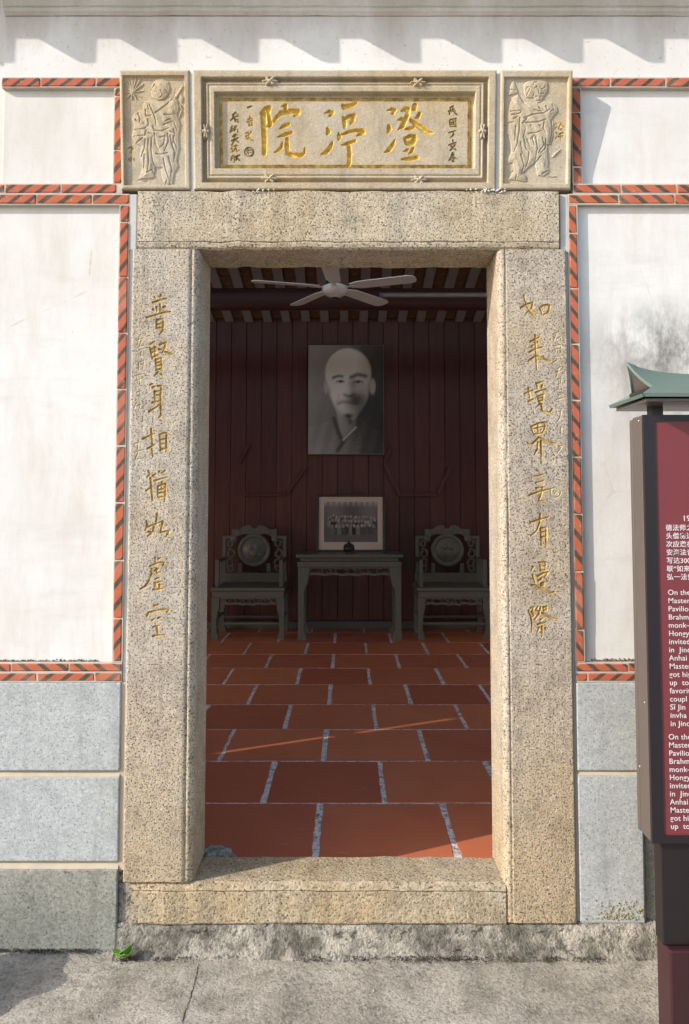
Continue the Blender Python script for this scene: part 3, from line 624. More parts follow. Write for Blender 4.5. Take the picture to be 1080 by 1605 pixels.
FIG_R = dict(sc=7.643, ox=770, oy=100, px=(784, 897), py=(111, 297), rim=(790.5, 889.5, 120, 288),
 polys=[[(390,450),(330,350),(250,400),(220,500),(190,590),(190,700),(200,830),(240,940),(250,1050),(190,1140),(215,1185),(260,1180),(280,1280),(210,1380),(330,1390),(430,1410),(430,1330),(380,1310),(460,1230),(530,1180),(560,1330),(640,1340),(730,1260),(690,1240),(700,1130),(680,960),(720,960),(750,850),(760,700),(740,640),(810,560),(800,500),(740,440),(640,430),(600,450),(540,450)],
        [(400,330),(395,240),(440,190),(520,170),(620,170),(690,210),(695,310),(650,370),(610,450),(550,460),(520,400),(420,390)],
        [(215,370),(230,260),(275,180),(320,290),(330,340)],[(720,1125),(760,1060),(870,985),(830,1030),(770,1100)],[(560,1335),(820,1330),(760,1350)]],
 grooves=[[(420,300),(450,260),(470,290),(430,370)],[(510,240),(520,210),(560,200)],[(520,290),(550,260),(560,290)],[(610,300),(650,270)],[(570,300),(580,350),(620,350)],[(540,380),(600,385)],[(540,430),(600,430)],[(510,380),(520,350)],[(690,190),(690,300)],
  [(360,360),(400,450),(480,540)],[(240,560),(360,550)],[(250,600),(340,590),(370,560)],[(270,650),(330,620)],[(210,700),(270,690)],[(400,640),(500,600),(640,580),(700,540)],[(400,700),(560,690),(660,660)],[(520,540),(580,560),(640,550)],[(580,510),(620,560)],[(660,500),(690,560)],[(740,480),(760,540),(720,560)],[(440,640),(380,700),(420,760),(390,880)],[(350,640),(340,800),(320,940),(280,1040)],[(300,740),(290,900)],[(640,690),(630,760),(660,820)],[(730,660),(740,800),(710,940)],[(450,830),(540,820),(620,790)],[(480,890),(530,840)],[(540,860),(560,1000),(530,1180)],[(500,880),(520,960)],[(400,900),(420,1000),(460,1040)],[(440,900),(470,980)],[(360,930),(380,1060)],[(620,880),(640,960),(570,1060)],[(660,900),(660,1000),(600,1060)],[(360,1080),(400,1200),(370,1310)],[(690,1000),(690,1140)],[(600,1100),(530,1190)],[(620,1310),(720,1255)],[(240,1300),(280,1270)],[(300,1370),(310,1320)],[(350,1400),(420,1410)],[(480,730),(490,750)],[(590,730),(600,740)],[(460,1050),(450,1150),(420,1230)],[(250,420),(280,460)],[(230,300),(300,300)]],
 ridges=[[(180,720),(240,640)],[(200,830),(260,740)]],
 txt=[[[(780,760),(800,740)],[(790,700),(810,715)],[(820,760),(850,700),(880,740)],[(830,770),(860,770),(850,780)]],[[(790,810),(805,825)],[(785,880),(805,850)],[(830,830),(870,810)],[(820,860),(870,850)],[(845,820),(840,900)]]])
def relief(fig, label):
    tl = leaning('relief_tile', label, 'carving', 'carved stone tiles beside the plaque')
    xa, xb = lean(fig['px'][0], 200)[0], lean(fig['px'][1], 200)[0]
    xs, zs = grid(xa, xb, 0.003, HL, 0.0014); X, Z = np.meshgrid(xs, zs, indexing='ij')
    l, r, t, b = fig['rim']; (xl, zt), (xr, zb_) = lean(l, t), lean(r, b)
    rr = np.minimum.reduce([X-xl, xr-X, Z-zb_, zt-Z]); H = -0.011*sstep(rr/0.003)
    cv = lambda pts: [lean(fig['ox']+p[0]/fig['sc'], fig['oy']+p[1]/fig['sc']) for p in pts]
    F_ = np.zeros_like(H)
    for po in fig['polys']:
        q = cv(po); d = edge_dist(X, Z, q); F_ = np.maximum(F_, np.where(inside(X, Z, q), 0.0032*sstep(d/0.0025)+0.0034*sstep(d/0.022), 0))
    gl = [[(q[0], q[1], 7) for q in st] if max(q[1] for q in st) < 445 else st for st in fig['grooves']]
    gr = seg_depth(X, Z, conv(gl, fig['sc'], fig['ox'], fig['oy'], 9.5, lean), groove(0.0050))
    rd = seg_depth(X, Z, conv(fig['ridges'], fig['sc'], fig['ox'], fig['oy'], 13, lean), groove(0.008))
    # folds swell between the grooves
    F_ = np.maximum(F_-gr, np.maximum(rd, 0)-0.001)
    F_ = F_+0.0008*np.sin(X*190+Z*90)*(F_ > 0.006)
    H += np.where(rr > 0.004, F_, 0)
    ids = np.zeros(X.shape, int)
    for i, t_ in enumerate(fig['txt']):
        d = seg_depth(X, Z, conv(t_, fig['sc'], fig['ox'], fig['oy'], 9, lean), groove(0.0025)); ids[d > 0.0003] = i+1; H -= d
    H -= edge_bevel(X, Z, xa, xb, 0.003, HL, 0.008)
    xs2, zs2, H2, ids2 = skirt(xs, zs, H, ids, 0.14)
    main, subs = carved('slab', xs2, np.zeros(len(xs2)), zs2, H2, ids2, MAT['plaque'], tl)
    for c, nm, me in subs: link('small_inscription', me, MAT['wgold'], tl)
relief(FIG_L, 'stone tile carved with a robed figure raising one hand, beside a flower')
relief(FIG_R, 'stone tile carved with a grinning bare-bellied figure holding a bundle')
# pale mortar smears in the joints of the band
cb = empty('mortar_joint', (0, 2.60, ZB)); cb.rotation_euler = (ANG, 0, 0); cb.parent = frame
for px in (300.5, 781):
    xm = lean(px, 200)[0]; link('mortar_seam', extrude_x([(0.012, 0.0), (0.006, 0.0), (0.006, HL-0.01), (0.012, HL-0.01)], xm-0.006, xm+0.006, 0.01, 0.001), MAT['filler'], cb)
# ------------------------------------------------------------------ the facade wall
wall = empty('temple_wall'); tag(wall, 'white plastered temple wall with striped brick borders and grey granite base', 'wall')
YW, YP, YBk, YI = 2.66, 2.632, 2.608, 2.95
XW = 4.8; WT = 3.95
SZ0, SZ1 = FLOOR+1.41, FLOOR+2.21
bm = bmesh.new()
box_bm(bm, -XW, -4.3, YW, YI, 0, WT); box_bm(bm, -4.3, -3.0, YW, YI, 0, SZ0-0.2); box_bm(bm, -4.3, -3.0, YW, YI, SZ1+0.45, WT)
box_bm(bm, -3.0, -0.64, YW, YI, 0, WT); box_bm(bm, 0.64, XW, YW, YI, 0, WT); box_bm(bm, -0.64, 0.64, YW, YI, LZ0+0.12, WT); box_bm(bm, -0.64, 0.64, YW, YI, -0.02, FLOOR-0.03)
link('wall_core', bm_mesh('wall_core', bm), MAT['inner'], wall)
# window shutters, nearly closed, in the far left of the wall
bm = bmesh.new()
box_bm(bm, -4.28, -3.24, YI-0.03, YI-0.005, SZ0-0.18, SZ1+0.44); box_bm(bm, -3.145, -3.02, YI-0.03, YI-0.005, SZ0-0.18, SZ1+0.44)
for za, zb_ in ((SZ0-0.18, SZ0), (SZ0+0.38, SZ0+0.43), (SZ1, SZ1+0.44)): box_bm(bm, -3.2345, -3.1455, YI-0.028, YI-0.007, za, zb_)
link('window_shutter', bm_mesh('window_shutter', bm), MAT['beam'], wall)

zA0, zA1 = pz(135.5, YBk), pz(121, YBk)       # top course
zB0, zB1 = pz(302.5, YBk), pz(288, YBk)       # double course, upper
zC0, zC1 = pz(319.5, YBk), pz(304, YBk)       # double course, lower
zD0, zD1 = pz(1053, YBk), pz(1039.5, YBk)
zE0, zE1 = pz(1068.5, YBk), pz(1054.5, YBk)
XE = -1.236
brick_cache = {}
def brick_mesh(L, h, var):
    key = (round(L, 3), round(h, 3), var, random.randrange(4))
    if key not in brick_cache:
        me = boxme(-L/2, L/2, 0, 0.035, -h/2, h/2, 0.003, 1, 0.0013, 'brick'); brick_cache[key] = me
    return brick_cache[key]
def border(label, beds):
    """beds: list of (axis, lo, hi, c0, c1, mat, phase)"""
    bm = bmesh.new()
    for ax, lo, hi, c0, c1, mt, ph in beds:
        if ax == 'x': box_bm(bm, lo, hi, YBk+0.0028, YW-0.001, c0-0.0015, c1+0.0015)
        else: box_bm(bm, c0-0.0015, c1+0.0015, YBk+0.0032, YW-0.0015, lo, hi)
    bed = link('brick_border', bm_mesh('brick_border', bm), MAT['mortar'], wall)
    for ax, lo, hi, c0, c1, mt, ph in beds:
        L = 0.198; p = lo-ph*L
        while p < hi:
            a, b = max(lo, p), min(hi, p+L)
            if b-a > 0.02:
                h = c1-c0-0.003; ln = round(b-a-0.0035, 3); me = brick_mesh(ln, h, mt)
                if not me.materials: me.materials.append(MAT[mt])
                o = bpy.data.objects.new('brick', me); COL.objects.link(o); o.parent = bed
                y = YBk+random.uniform(-0.0012, 0.0012)
                if ax == 'x': o.location = ((a+b)/2, y, (c0+c1)/2); o.rotation_euler = (0, random.uniform(-.004, .004), 0)
                else: o.location = ((c0+c1)/2, y, (a+b)/2); o.rotation_euler = (0, -math.pi/2+random.uniform(-.003, .003), 0)
            p += L
    return bed
LV, LU = (-0.806, -0.773), (-0.832, -0.799)
RV, RU = (0.780, 0.811), (0.799, 0.831)
border('l', [('x', XE, LU[1], zA0, zA1, 'brickA', 0.3), ('x', -2.3, LU[1], zB0, zB1, 'brickA', 0.52), ('x', -2.3, LV[1], zC0, zC1, 'brickA', 0.95), ('z', zB1+0.003, zA0-0.003, LU[0], LU[1], 'brickB', 0.4),
             ('z', zD1+0.003, zC0-0.003, LV[0], LV[1], 'brickB', 0.25), ('x', -2.3, LV[1], zD0, zD1, 'brickB', 0.2), ('x', -2.3, LV[1], zE0, zE1, 'brickA', 0.75)])
border('r', [('x', RU[0], 2.4, zA0, zA1, 'brickA', 0.3), ('x', RU[0], 2.4, zB0, zB1, 'brickB', 0.15), ('x', RV[0], 2.4, zC0, zC1, 'brickB', 0.1), ('z', zB1+0.003, zA0-0.003, RU[0], RU[1], 'brickA', 0.7),
             ('z', zD1+0.003, zC0-0.003, RV[0], RV[1], 'brickA', 0.45), ('x', RV[0], 2.4, zD0, zD1, 'brickB', 0.1), ('x', RV[0], 2.4, zE0, zE1, 'brickA', 0.8)])
# recessed white panels
def panel(name, x0, x1, z0, z1, Y=YP, m='plaster', bev=0.002): return box(name, x0, x1, Y, YW-0.002, z0, z1, MAT[m], wall, bev)
panel('plaster_panel', XE, LU[0], zB1, zA0); panel('plaster_panel', -2.3, LV[0], zD1, zC0)
panel('plaster_panel', RU[1], 2.4, zB1, zA0); panel('plaster_panel', RV[1], 2.4, zD1, zC0)
panel('plaster_panel', -2.3, XE-0.004, zB1, WT-0.3, YP+0.015)
# fillers between posts and brick strips
panel('mortar_strip', LV[1]+0.001, XLo-0.0005, zE0, zC0, YBk+0.008, 'filler'); panel('mortar_strip', XRo+0.0005, RV[0]-0.001, zE0, zC0, YBk+0.010, 'filler')
# upper band and its cornice
zU0 = zA1+0.002
panel('upper_band', XE, 2.4, zU0, pz(27, YP), YP-0.006, 'upper')
zc0 = pz(27, YP)+0.0005
prof = [(YW-0.003, zc0), (YP-0.010, zc0), (YP-0.020, zc0+0.010), (YP-0.020, zc0+0.022), (YP-0.026, zc0+0.026), (YP-0.032, zc0+0.05), (YP-0.045, zc0+0.055), (YP-0.06, zc0+0.10), (YP-0.10, zc0+0.12), (YP-0.10, zc0+0.30), (YW-0.003, zc0+0.30)]
link('cornice', extrude_x(prof, XE, 2.4, 0.04, 0.0008), MAT['upper'], wall)
# granite base courses
zs_ = [(1070, 1208), (1218, 1350), (1362, 1500)]
for i, (a, b) in enumerate(zs_):
    z1_, z0_ = pz(a, YBk), pz(b, YBk)
    if i == 2: z0_ = -0.03
    o = box('granite_block', -2.4, -0.774, YBk-0.002 if i < 2 else YBk-0.006, YW-0.003, z0_, z1_, MAT['grey' if i < 2 else 'dull'], wall, 0.004)
for za, zb_ in ((1208, 1218), (1350, 1362)):            # joints: pointed with a sloping face, shaded under the upper block
    zh_, zl_ = pz(za, YBk)+0.002, pz(zb_, YBk)-0.002
    link('mortar_joint', extrude_x([(YBk+0.0135, zh_), (YBk+0.0135, zh_-0.006), (YBk-0.0005, zl_+0.004), (YBk-0.0005, zl_), (YBk+0.03, zl_), (YBk+0.03, zh_)], -2.4, -0.7745, 0.03, 0.0006), MAT['sandy'], wall)
zh_, zl_ = pz(1208, YBk)+0.002, pz(1215, YBk)-0.002
link('mortar_joint', extrude_x([(YBk+0.0085, zh_), (YBk+0.0085, zh_-0.005), (YBk-0.0005, zl_+0.003), (YBk-0.0005, zl_), (YBk+0.008, zl_)], 0.7805, 0.998, 0.03, 0.0004), MAT['sandy'], wall)
box('mortar_bed', -2.4, -0.7745, YBk+0.015, YW-0.004, -0.03, zE0-0.001, MAT['sandy'], wall)
box('mortar_strip', -0.7735, XLo-0.001, YBk+0.006, YW-0.004, pz(1365, YBk), zE0-0.001, MAT['sandy'], wall)
box('mortar_strip', -0.7735, XLo-0.001, YBk+0.012, YW-0.004, 0.0, pz(1366, YBk), MAT['plinth'], wall)
for (a, b) in ((1070, 1208), (1215, 1447)):
    box('granite_block', 0.780, 0.998, YBk-0.002, YW-0.003, pz(b, YBk), pz(a, YBk), MAT['grey'], wall, 0.004)
box('mortar_bed', 0.7695, 1.004, YBk+0.009, YW-0.004, FT+0.002, zE0-0.001, MAT['sandy'], wall)
for (a, b) in ((1070, 1208), (1215, 1447)):
    box('granite_block', 1.006, 2.4, YBk+0.02, YW-0.003, pz(b, YBk), pz(a, YBk), MAT['dull'], wall, 0.006)
# moss at the foot of the right-hand stone, dirt line along the lower brick ledge
def crumbs(name, n, fn, m, parent, s0=0.002, s1=0.005):
    bm = bmesh.new()
    for _ in range(n):
        x, y, z = fn(); r = bmesh.ops.create_icosphere(bm, subdivisions=1, radius=random.uniform(s0, s1), matrix=Matrix.Translation((x, y, z)))
    return tag(link(name, bm_mesh(name, bm), m, parent), kind='stuff')
MAT['dirt'] = plain('dirt', (0.16, 0.12, 0.08), 1.0, 0, 0.1, 0.5, 50); MAT['moss'] = plain('dry_moss', (0.30, 0.26, 0.15), 1.0, 0, 0.1, 0.4, 50)
crumbs('ledge_dirt', 500, lambda: (random.uniform(-1.3, LV[0]-0.05), YP-random.uniform(0, 0.008), zD1+abs(random.gauss(0.001, 0.003))), MAT['dirt'], wall, 0.001, 0.003)
crumbs('ledge_dirt', 250, lambda: (random.uniform(RV[1]+0.03, 1.0), YP-random.uniform(0, 0.006), zD1+abs(random.gauss(0.001, 0.004))), MAT['dirt'], wall, 0.001, 0.003)
crumbs('dry_moss', 220, lambda: (min(0.992, 0.91+random.gauss(0, 0.045)), YBk-random.uniform(0, 0.004), FT+0.012+abs(random.gauss(0, 0.03))), MAT['moss'], wall, 0.0015, 0.004)

# ------------------------------------------------------------------ eave with its row of brackets (above the picture)
P = 0.32; zs0 = 3.162+1.2*P
roof = empty('tiled_roof', (0, 0, 0)); tag(roof, 'tiled eave above the wall casting scalloped shadows on the plaster', 'roof')
YE = YP-0.006-P
top = lambda y: zs0+0.06+0.22*(min(y, 5.4)-YE)-0.2*max(0, y-5.4)
bot = lambda y: top(y)-0.08
K0, K1, KX = 2.98, 5.39, 2.4                    # unseen roof opening, added inside the front wall to bring skylight onto the floor
front = [(YE, zs0), (YE, zs0+0.06), (K0, top(K0)), (K0, bot(K0)), (YW, zs0+0.10), (YW-0.1, zs0)]
mid = [(K0+0.0005, top(K0)), (K1-0.0005, top(K1)), (K1-0.0005, bot(K1)), (K0+0.0005, bot(K0))]
rear = [(K1, top(K1)), (5.4, top(5.4)), (8.6, top(8.6)), (8.6, bot(8.6)), (5.4, bot(5.4)), (K1, bot(K1))]
link('roof_deck', extrude_x(front, -5, 5, 1.0, 0), MAT['eave'], roof); link('roof_deck', extrude_x(rear, -5, 5, 1.0, 0), MAT['eave'], roof)
link('roof_deck', extrude_x(mid, -5, -KX-1.0, 0.5, 0), MAT['eave'], roof); link('roof_deck', extrude_x(mid, KX, 5, 1.0, 0), MAT['eave'], roof)
for i in range(-8, 12):
    xr = pix(152+127.2*i, 85, YP-0.006)[0]-LX*P
    bm = bmesh.new(); pts = [(YE+0.125, zs0+0.005), (YE+0.12, zs0-0.102)]+[(YE+0.022-0.022*math.sin(t), zs0-0.082-0.022*math.cos(t)) for t in np.linspace(0, 1.5, 6)]+[(YE, zs0+0.005)]
    a = [bm.verts.new((xr-0.03, y, z)) for y, z in pts]; b = [bm.verts.new((xr, y, z)) for y, z in pts]
    bm.faces.new(a); bm.faces.new(b[::-1])
    for j in range(len(pts)): bm.faces.new((a[j], b[j], b[(j+1) % len(pts)], a[(j+1) % len(pts)]))
    link('eave_bracket', bm_mesh('eave_bracket', bm), MAT['eave'], roof)

# ------------------------------------------------------------------ the room
YB = 8.1; XQ = 2.7
T = 0.545; YR = [2.91+T*i for i in range(0, 11)]
fl = link('floor', boxme(-XW, XW, YI, YB+0.1, FLOOR-0.06, FLOOR-0.0025), MAT['grout']); tag(fl, kind='structure', label='red terracotta tiled floor of the temple room')
box('floor_edge', -0.64, 0.64, yb+0.006, YI, FLOOR-0.028, FLOOR-0.0025, MAT['grout'], fl)
def tile_me(w, d):
    bm = bmesh.new(); n = 9
    out = []
    for (xa, ya, xb, yb_) in ((0, 0, w, 0), (w, 0, w, d), (w, d, 0, d), (0, d, 0, 0)):
        for i in range(n):
            t = i/n; jx = random.uniform(-.003, .003); out.append((xa+(xb-xa)*t+(jx if xa == xb else 0), ya+(yb_-ya)*t+(random.uniform(-.0018, .0018) if ya == yb_ else 0)))
    a = [bm.verts.new((x, y, 0)) for x, y in out]; b = [bm.verts.new((x, y, -0.012)) for x, y in out]
    ti = [bm.verts.new((w/2+(x-w/2)*0.985, d/2+(y-d/2)*0.985, 0.0015)) for x, y in out]
    m = len(out); bm.faces.new(ti)
    for i in range(m):
        j = (i+1) % m; bm.faces.new((a[i], a[j], ti[j], ti[i])); bm.faces.new((b[i], b[j], a[j], a[i]))
    return bm_mesh('floor_tile', bm)
tms = [tile_me(T-0.026, T-0.012) for _ in range(5)]
for me in tms: me.materials.append(MAT['tile'])
for r_ in range(len(YR)-1):
    off = -0.124 if r_ % 2 == 0 else -0.378
    kmax = 2 if r_ < 2 else 3
    x = off-T*4
    while x < 2.2:
        if x+T > -1.9:
            o = bpy.data.objects.new('floor_tile', random.choice(tms)); COL.objects.link(o); o.parent = fl
            o.location = (x+0.013+random.uniform(-.003, .003), YR[r_]+0.006, FLOOR-0.0015+random.uniform(-.0012, .0012)); o.rotation_euler = (random.uniform(-.0015, .0015), random.uniform(-.0015, .0015), random.uniform(-.004, .004))
        x += T
# far wall of the room: red boards, maroon above
bw = empty('room_wall', (0, YB, FLOOR)); bw.location = (0, 0, 0)
tag(bw, 'dark red boarded wall at the far end of the room', 'wall')
zTop = pz(512, YB); zMid = pz(705, YB)
box('wall_back', -XW, XW, YB+0.02, YB+0.12, FLOOR-0.05, WT+0.6, MAT['maroon'], bw)
pw = 0.165; x = pix(433, 800, YB)[0]-pw*9
pme = [boxme(0.002, pw-0.003, 0, 0.02, 0, zTop+0.1-FLOOR-0.08, 0.004) for _ in range(2)]
for me in pme: me.materials.append(MAT['plank'])
while x < 1.75:
    o = bpy.data.objects.new('plank', random.choice(pme)); COL.objects.link(o); o.parent = bw; o.location = (x, YB+random.uniform(-.002, .002), FLOOR+0.08); x += pw
box('skirting', -2.4, 2.4, YB-0.03, YB+0.019, FLOOR-0.004, FLOOR+0.075, MAT['chairwood'], bw, 0.006)
def batten(p0, p1, w=0.034):
    (xa, za), (xb, zb_) = pix(*p0, YB-0.02), pix(*p1, YB-0.02); L = math.hypot(xb-xa, zb_-za)
    link('batten', boxme(-L/2, L/2, -0.035, 0.018, -w/2, w/2, 0.004), MAT['plank'], bw, ((xa+xb)/2, YB-0.004, (za+zb_)/2), (0, -math.atan2(zb_-za, xb-xa), 0))
zz = lambda x, y: (320+x/2.348, 700+y/2.348)
for a, b in (((375, 75), (305, 172)), ((662, 62), (720, 180)), ((905, 78), (860, 172)), ((722, 177), (858, 177)), ((300, 177), (150, 177)), ((130, 62), (165, -10)), ((662, 62), (690, 5))): batten(zz(*a), zz(*b))
# side walls
for sx, xw, oy0, oy1, oh in ((-1, XW, 3.05, 6.2, 1.75), (1, XQ, 3.0, 6.6, 2.9)):        # wide openings added out of view to let daylight into the room
    bm = bmesh.new(); xa, xb = sorted((sx*xw, sx*(xw+0.1)))
    box_bm(bm, xa, xb, YI+0.001, oy0, FLOOR-0.05, WT+0.9); box_bm(bm, xa, xb, oy1, YB+0.019, FLOOR-0.05, WT+0.9); box_bm(bm, xa, xb, oy0, oy1, FLOOR+oh, WT+0.9); box_bm(bm, xa, xb, oy0, oy1, -0.02, FLOOR-0.01)
    tag(link('side_wall', bm_mesh('side_wall', bm), MAT['inner']), kind='structure', label='side wall of the room')
# ceiling: rafters with tiles between
cl = link('ceiling', boxme(-XW, XW, 0, 3.6, 0.055, 0.075), MAT['rooftile'], None, (0, YB+0.1, zTop-0.02), (0, 0, 0)); tag(cl, kind='structure', label='sloping tiled ceiling of the room')
cl.location = (0, YB+0.05, zTop+0.035); cl.rotation_euler = (math.atan(0.2), 0, math.pi)
cl.rotation_euler = (0, 0, math.pi); cl.rotation_euler = (-math.atan(-0.2)*1.0, 0, math.pi)
rme = boxme(-0.045, 0.045, 0, 3.4, 0, 0.05, 0.004); rme.materials.append(MAT['rafter'])
sp = 0.2075; x0r = -pix(545-388+545, 505, YB-0.1)[0]
for i in range(-6, 20):
    o = bpy.data.objects.new('rafter', rme); COL.objects.link(o); o.parent = cl; o.location = (-(x0r+i*sp)+random.uniform(-.006, .006), 0.06, 0.0); o.rotation_euler = (0, 0, random.uniform(-.004, .004))
tme = boxme(-0.055, 0.055, 0, 0.20, 0.035, 0.05, 0.006); tme.materials.append(MAT['rooftile'])
for i in range(-5, 19):
    for j in range(8):
        o = bpy.data.objects.new('ceiling_tile', tme); COL.objects.link(o); o.parent = cl; o.location = (-(x0r+(i+0.5)*sp), 0.08+j*0.185, random.uniform(-.006, .003)); o.rotation_euler = (random.uniform(-.03, .03), random.uniform(-.03, .03), random.uniform(-.05, .05))
# purlin across the room, with an unlit tube light beneath it
zb1 = pz(482, 6.6); pur = link('roof_beam', tube_me((-XW, 6.7, zb1+0.1), (XW, 6.7, zb1+0.1), 0.1, 20), MAT['beam']); tag(pur, 'round dark red roof beam crossing the room behind the fan', 'beam')
tl_ = empty('tube_light', (0, 6.58, 0)); tag(tl_, 'unlit grey tube light fixed to the round roof beam', 'lamp')
xa, za = pix(600, 464, 6.58); xb, _ = pix(766, 464, 6.58)
link('tube', tube_me((xa, -0.03, za), (xb, -0.03, za), 0.016, 10), MAT['rafter'], tl_); link('housing', boxme(xa-0.03, xb+0.03, -0.012, 0.03, za-0.02, za+0.03, 0.004), MAT['chairwood'], tl_)

# ------------------------------------------------------------------ ceiling fan
FY = 5.8; fx, fz = pix(525, 456, FY)
fan = empty('ceiling_fan', (fx, FY, fz)); tag(fan, 'white five-bladed ceiling fan hanging in the room', 'fan')
link('motor', lathe_me([(0.001, -0.052), (0.03, -0.052), (0.034, -0.045), (0.06, -0.04), (0.095, -0.02), (0.105, 0.005), (0.10, 0.03), (0.06, 0.05), (0.03, 0.06), (0.001, 0.06)], 32), MAT['fan'], fan)
link('switch_cap', lathe_me([(0.001, -0.064), (0.02, -0.064), (0.026, -0.058), (0.026, -0.05), (0.001, -0.05)], 20), MAT['black'], fan)
link('down_rod', tube_me((0, 0, 0.05), (0, 0, 0.62), 0.012, 12), MAT['fan'], fan)
link('canopy', lathe_me([(0.001, 0.55), (0.02, 0.55), (0.05, 0.60), (0.055, 0.66), (0.001, 0.66)], 20), MAT['fan'], fan)
for i, a in enumerate((-93, -21, 51, 123, 195)):
    bm = bmesh.new()
    ol = [(0.13, -0.035), (0.20, -0.058), (0.60, -0.064), (0.64, -0.05), (0.655, -0.02), (0.655, 0.02), (0.64, 0.05), (0.60, 0.064), (0.20, 0.058), (0.13, 0.035)]
    A = [bm.verts.new((x, y, 0.004-y*0.16)) for x, y in ol]; B = [bm.verts.new((x, y, -0.002-y*0.16)) for x, y in ol]
    bm.faces.new(A); bm.faces.new(B[::-1])
    for j in range(len(ol)): bm.faces.new((A[j], B[j], B[(j+1) % len(ol)], A[(j+1) % len(ol)]))
    bl = link('blade', bm_mesh('blade', bm), MAT['fan'], fan, (0, 0, 0.028), (0, 0, math.radians(a)))
    link('blade_bracket', boxme(0.07, 0.19, -0.018, 0.018, -0.008, -0.003, 0.002), MAT['fan'], bl)

# ------------------------------------------------------------------ pictures
def print_me(x0, x1, z0, z1, nx, nz, fn):
    xs, zs = np.linspace(0, 1, nx), np.linspace(0, 1, nz); U, V_ = np.meshgrid(xs, zs, indexing='ij'); C = fn(U, V_)
    v = [(x0+(x1-x0)*u, 0, z0+(z1-z0)*w) for u in xs for w in zs]
    f = [(i*nz+j, (i+1)*nz+j, (i+1)*nz+j+1, i*nz+j+1) for i in range(nx-1) for j in range(nz-1)]
    me = mesh('print', v, f); at = me.color_attributes.new('print', 'FLOAT_COLOR', 'POINT')
    at.data.foreach_set('color', np.concatenate([C, np.ones(C.shape[:2]+(1,))], -1).reshape(-1).astype(np.float32)); return me
def portrait(U, V_):
    x = 160+U*795; y = 1300-V_*1145
    sm = lambda d, w: 1/(1+np.exp(np.clip(d/w, -30, 30)))
    def ell(cx, cy, rx, ry, w=0.03): return sm(np.sqrt(((x-cx)/rx)**2+((y-cy)/ry)**2)-1, w)
    def line(pts, r, w=5):
        d = np.full(x.shape, 1e9)
        for (xa, ya), (xb, yb_) in zip(pts[:-1], pts[1:]):
            t = np.clip(((x-xa)*(xb-xa)+(y-ya)*(yb_-ya))/((xb-xa)**2+(yb_-ya)**2+1e-6), 0, 1); d = np.minimum(d, np.hypot(x-xa-t*(xb-xa), y-ya-t*(yb_-ya)))
        return sm(d-r, w)
    def pol(pts, w=8): 
        q = [(a, b) for a, b in pts]; d = edge_dist(x, y, q); return sm(np.where(inside(x, y, q), -d, d), w)
    g = 0.016+0.014*(x-160)/795
    def over(g, m, val): return g*(1-m)+val*m
    rob = pol([(120, 1330), (120, 1035), (300, 985), (430, 930), (520, 1170), (700, 940), (860, 1040), (990, 1080), (990, 1330)])
    g = over(g, rob, 0.085+0.04*np.sin(x*0.045+y*0.012)+0.07*sm(-(y-1180), 40))
    g = over(g, pol([(640, 1000), (760, 950), (900, 1060), (700, 1330), (430, 1330)], 25)*0.7, 0.065)
    g = over(g, pol([(455, 860), (690, 860), (660, 1000), (520, 1160), (480, 1010)]), 0.30-0.0008*(x-455))
    g = over(g, line([(430, 930), (470, 1060), (520, 1165)], 22), 0.05); g = over(g, line([(700, 980), (560, 1130), (470, 1260)], 20), 0.045)
    g = over(g, line([(660, 1020), (530, 1150)], 6), 0.42)
    head = np.maximum(ell(580, 450, 248, 268), np.maximum(ell(595, 640, 205, 260), pol([(345, 500), (825, 450), (800, 690), (730, 850), (640, 940), (540, 920), (450, 850), (380, 680)], 10)))
    tone = 0.46-0.16*sm(-(x-700), 70)-0.08*sm(-(y-760), 60)-0.14*ell(690, 760, 110, 150, 0.25)+0.05*ell(540, 330, 160, 120, 0.3)
    g = over(g, head, tone)
    g = over(g, ell(838, 590, 32, 85, 0.1), 0.28); g = over(g, ell(345, 590, 22, 75, 0.1)*0.7, 0.36)
    g = over(g, line([(420, 498), (470, 478), (515, 482)], 14, 6)*0.85, 0.10); g = over(g, line([(610, 492), (680, 462), (765, 480)], 17, 7)*0.85, 0.10)
    g = over(g, line([(460, 538), (500, 530), (532, 538)], 6, 5)*0.9, 0.06); g = over(g, ell(500, 540, 15, 11, 0.2)*0.9, 0.04); g = over(g, line([(642, 545), (688, 532), (728, 542)], 6, 5)*0.9, 0.06); g = over(g, ell(685, 544, 16, 11, 0.2)*0.9, 0.04); g = over(g, line([(650, 575), (690, 585), (730, 572)], 4, 8)*0.4, 0.14)
    g = over(g, ell(625, 560, 40, 60, 0.3)*0.35, 0.12)
    g = over(g, line([(625, 560), (635, 640), (640, 680)], 16, 14)*0.5, 0.18); g = over(g, line([(540, 675), (565, 690), (610, 690), (640, 675)], 8, 7)*0.8, 0.10)
    g = over(g, ell(655, 725, 70, 55, 0.3)*0.7, 0.09); g = over(g, line([(470, 772), (520, 750), (590, 760), (680, 770)], 9, 8)*0.75, 0.12)
    g = over(g, line([(480, 680), (470, 740)], 8, 10)*0.3, 0.2)
    g = over(g, ell(580, 900, 42, 22, 0.3)*0.8, 0.10); g = over(g, line([(585, 900), (600, 970)], 14, 10)*0.7, 0.10)
    g = g+rng.normal(0, 0.006, g.shape)
    g = np.where(g > 0.15, 0.15+(g-0.15)*2.7, g*0.85); g = np.clip(g, 0.01, 0.9); return np.stack([g*1.0, g*0.97, g*0.88], -1)
Yp = YB-0.06
(px0, pz1), (px1, pz0) = pix(484, 542, Yp), pix(601.5, 711.5, Yp)
po = empty('portrait_photo', ((px0+px1)/2, Yp, pz0)); tag(po, 'large unframed grey portrait photograph of a bald man, hung on red boards', 'portrait')
w_, h_ = px1-px0, pz1-pz0
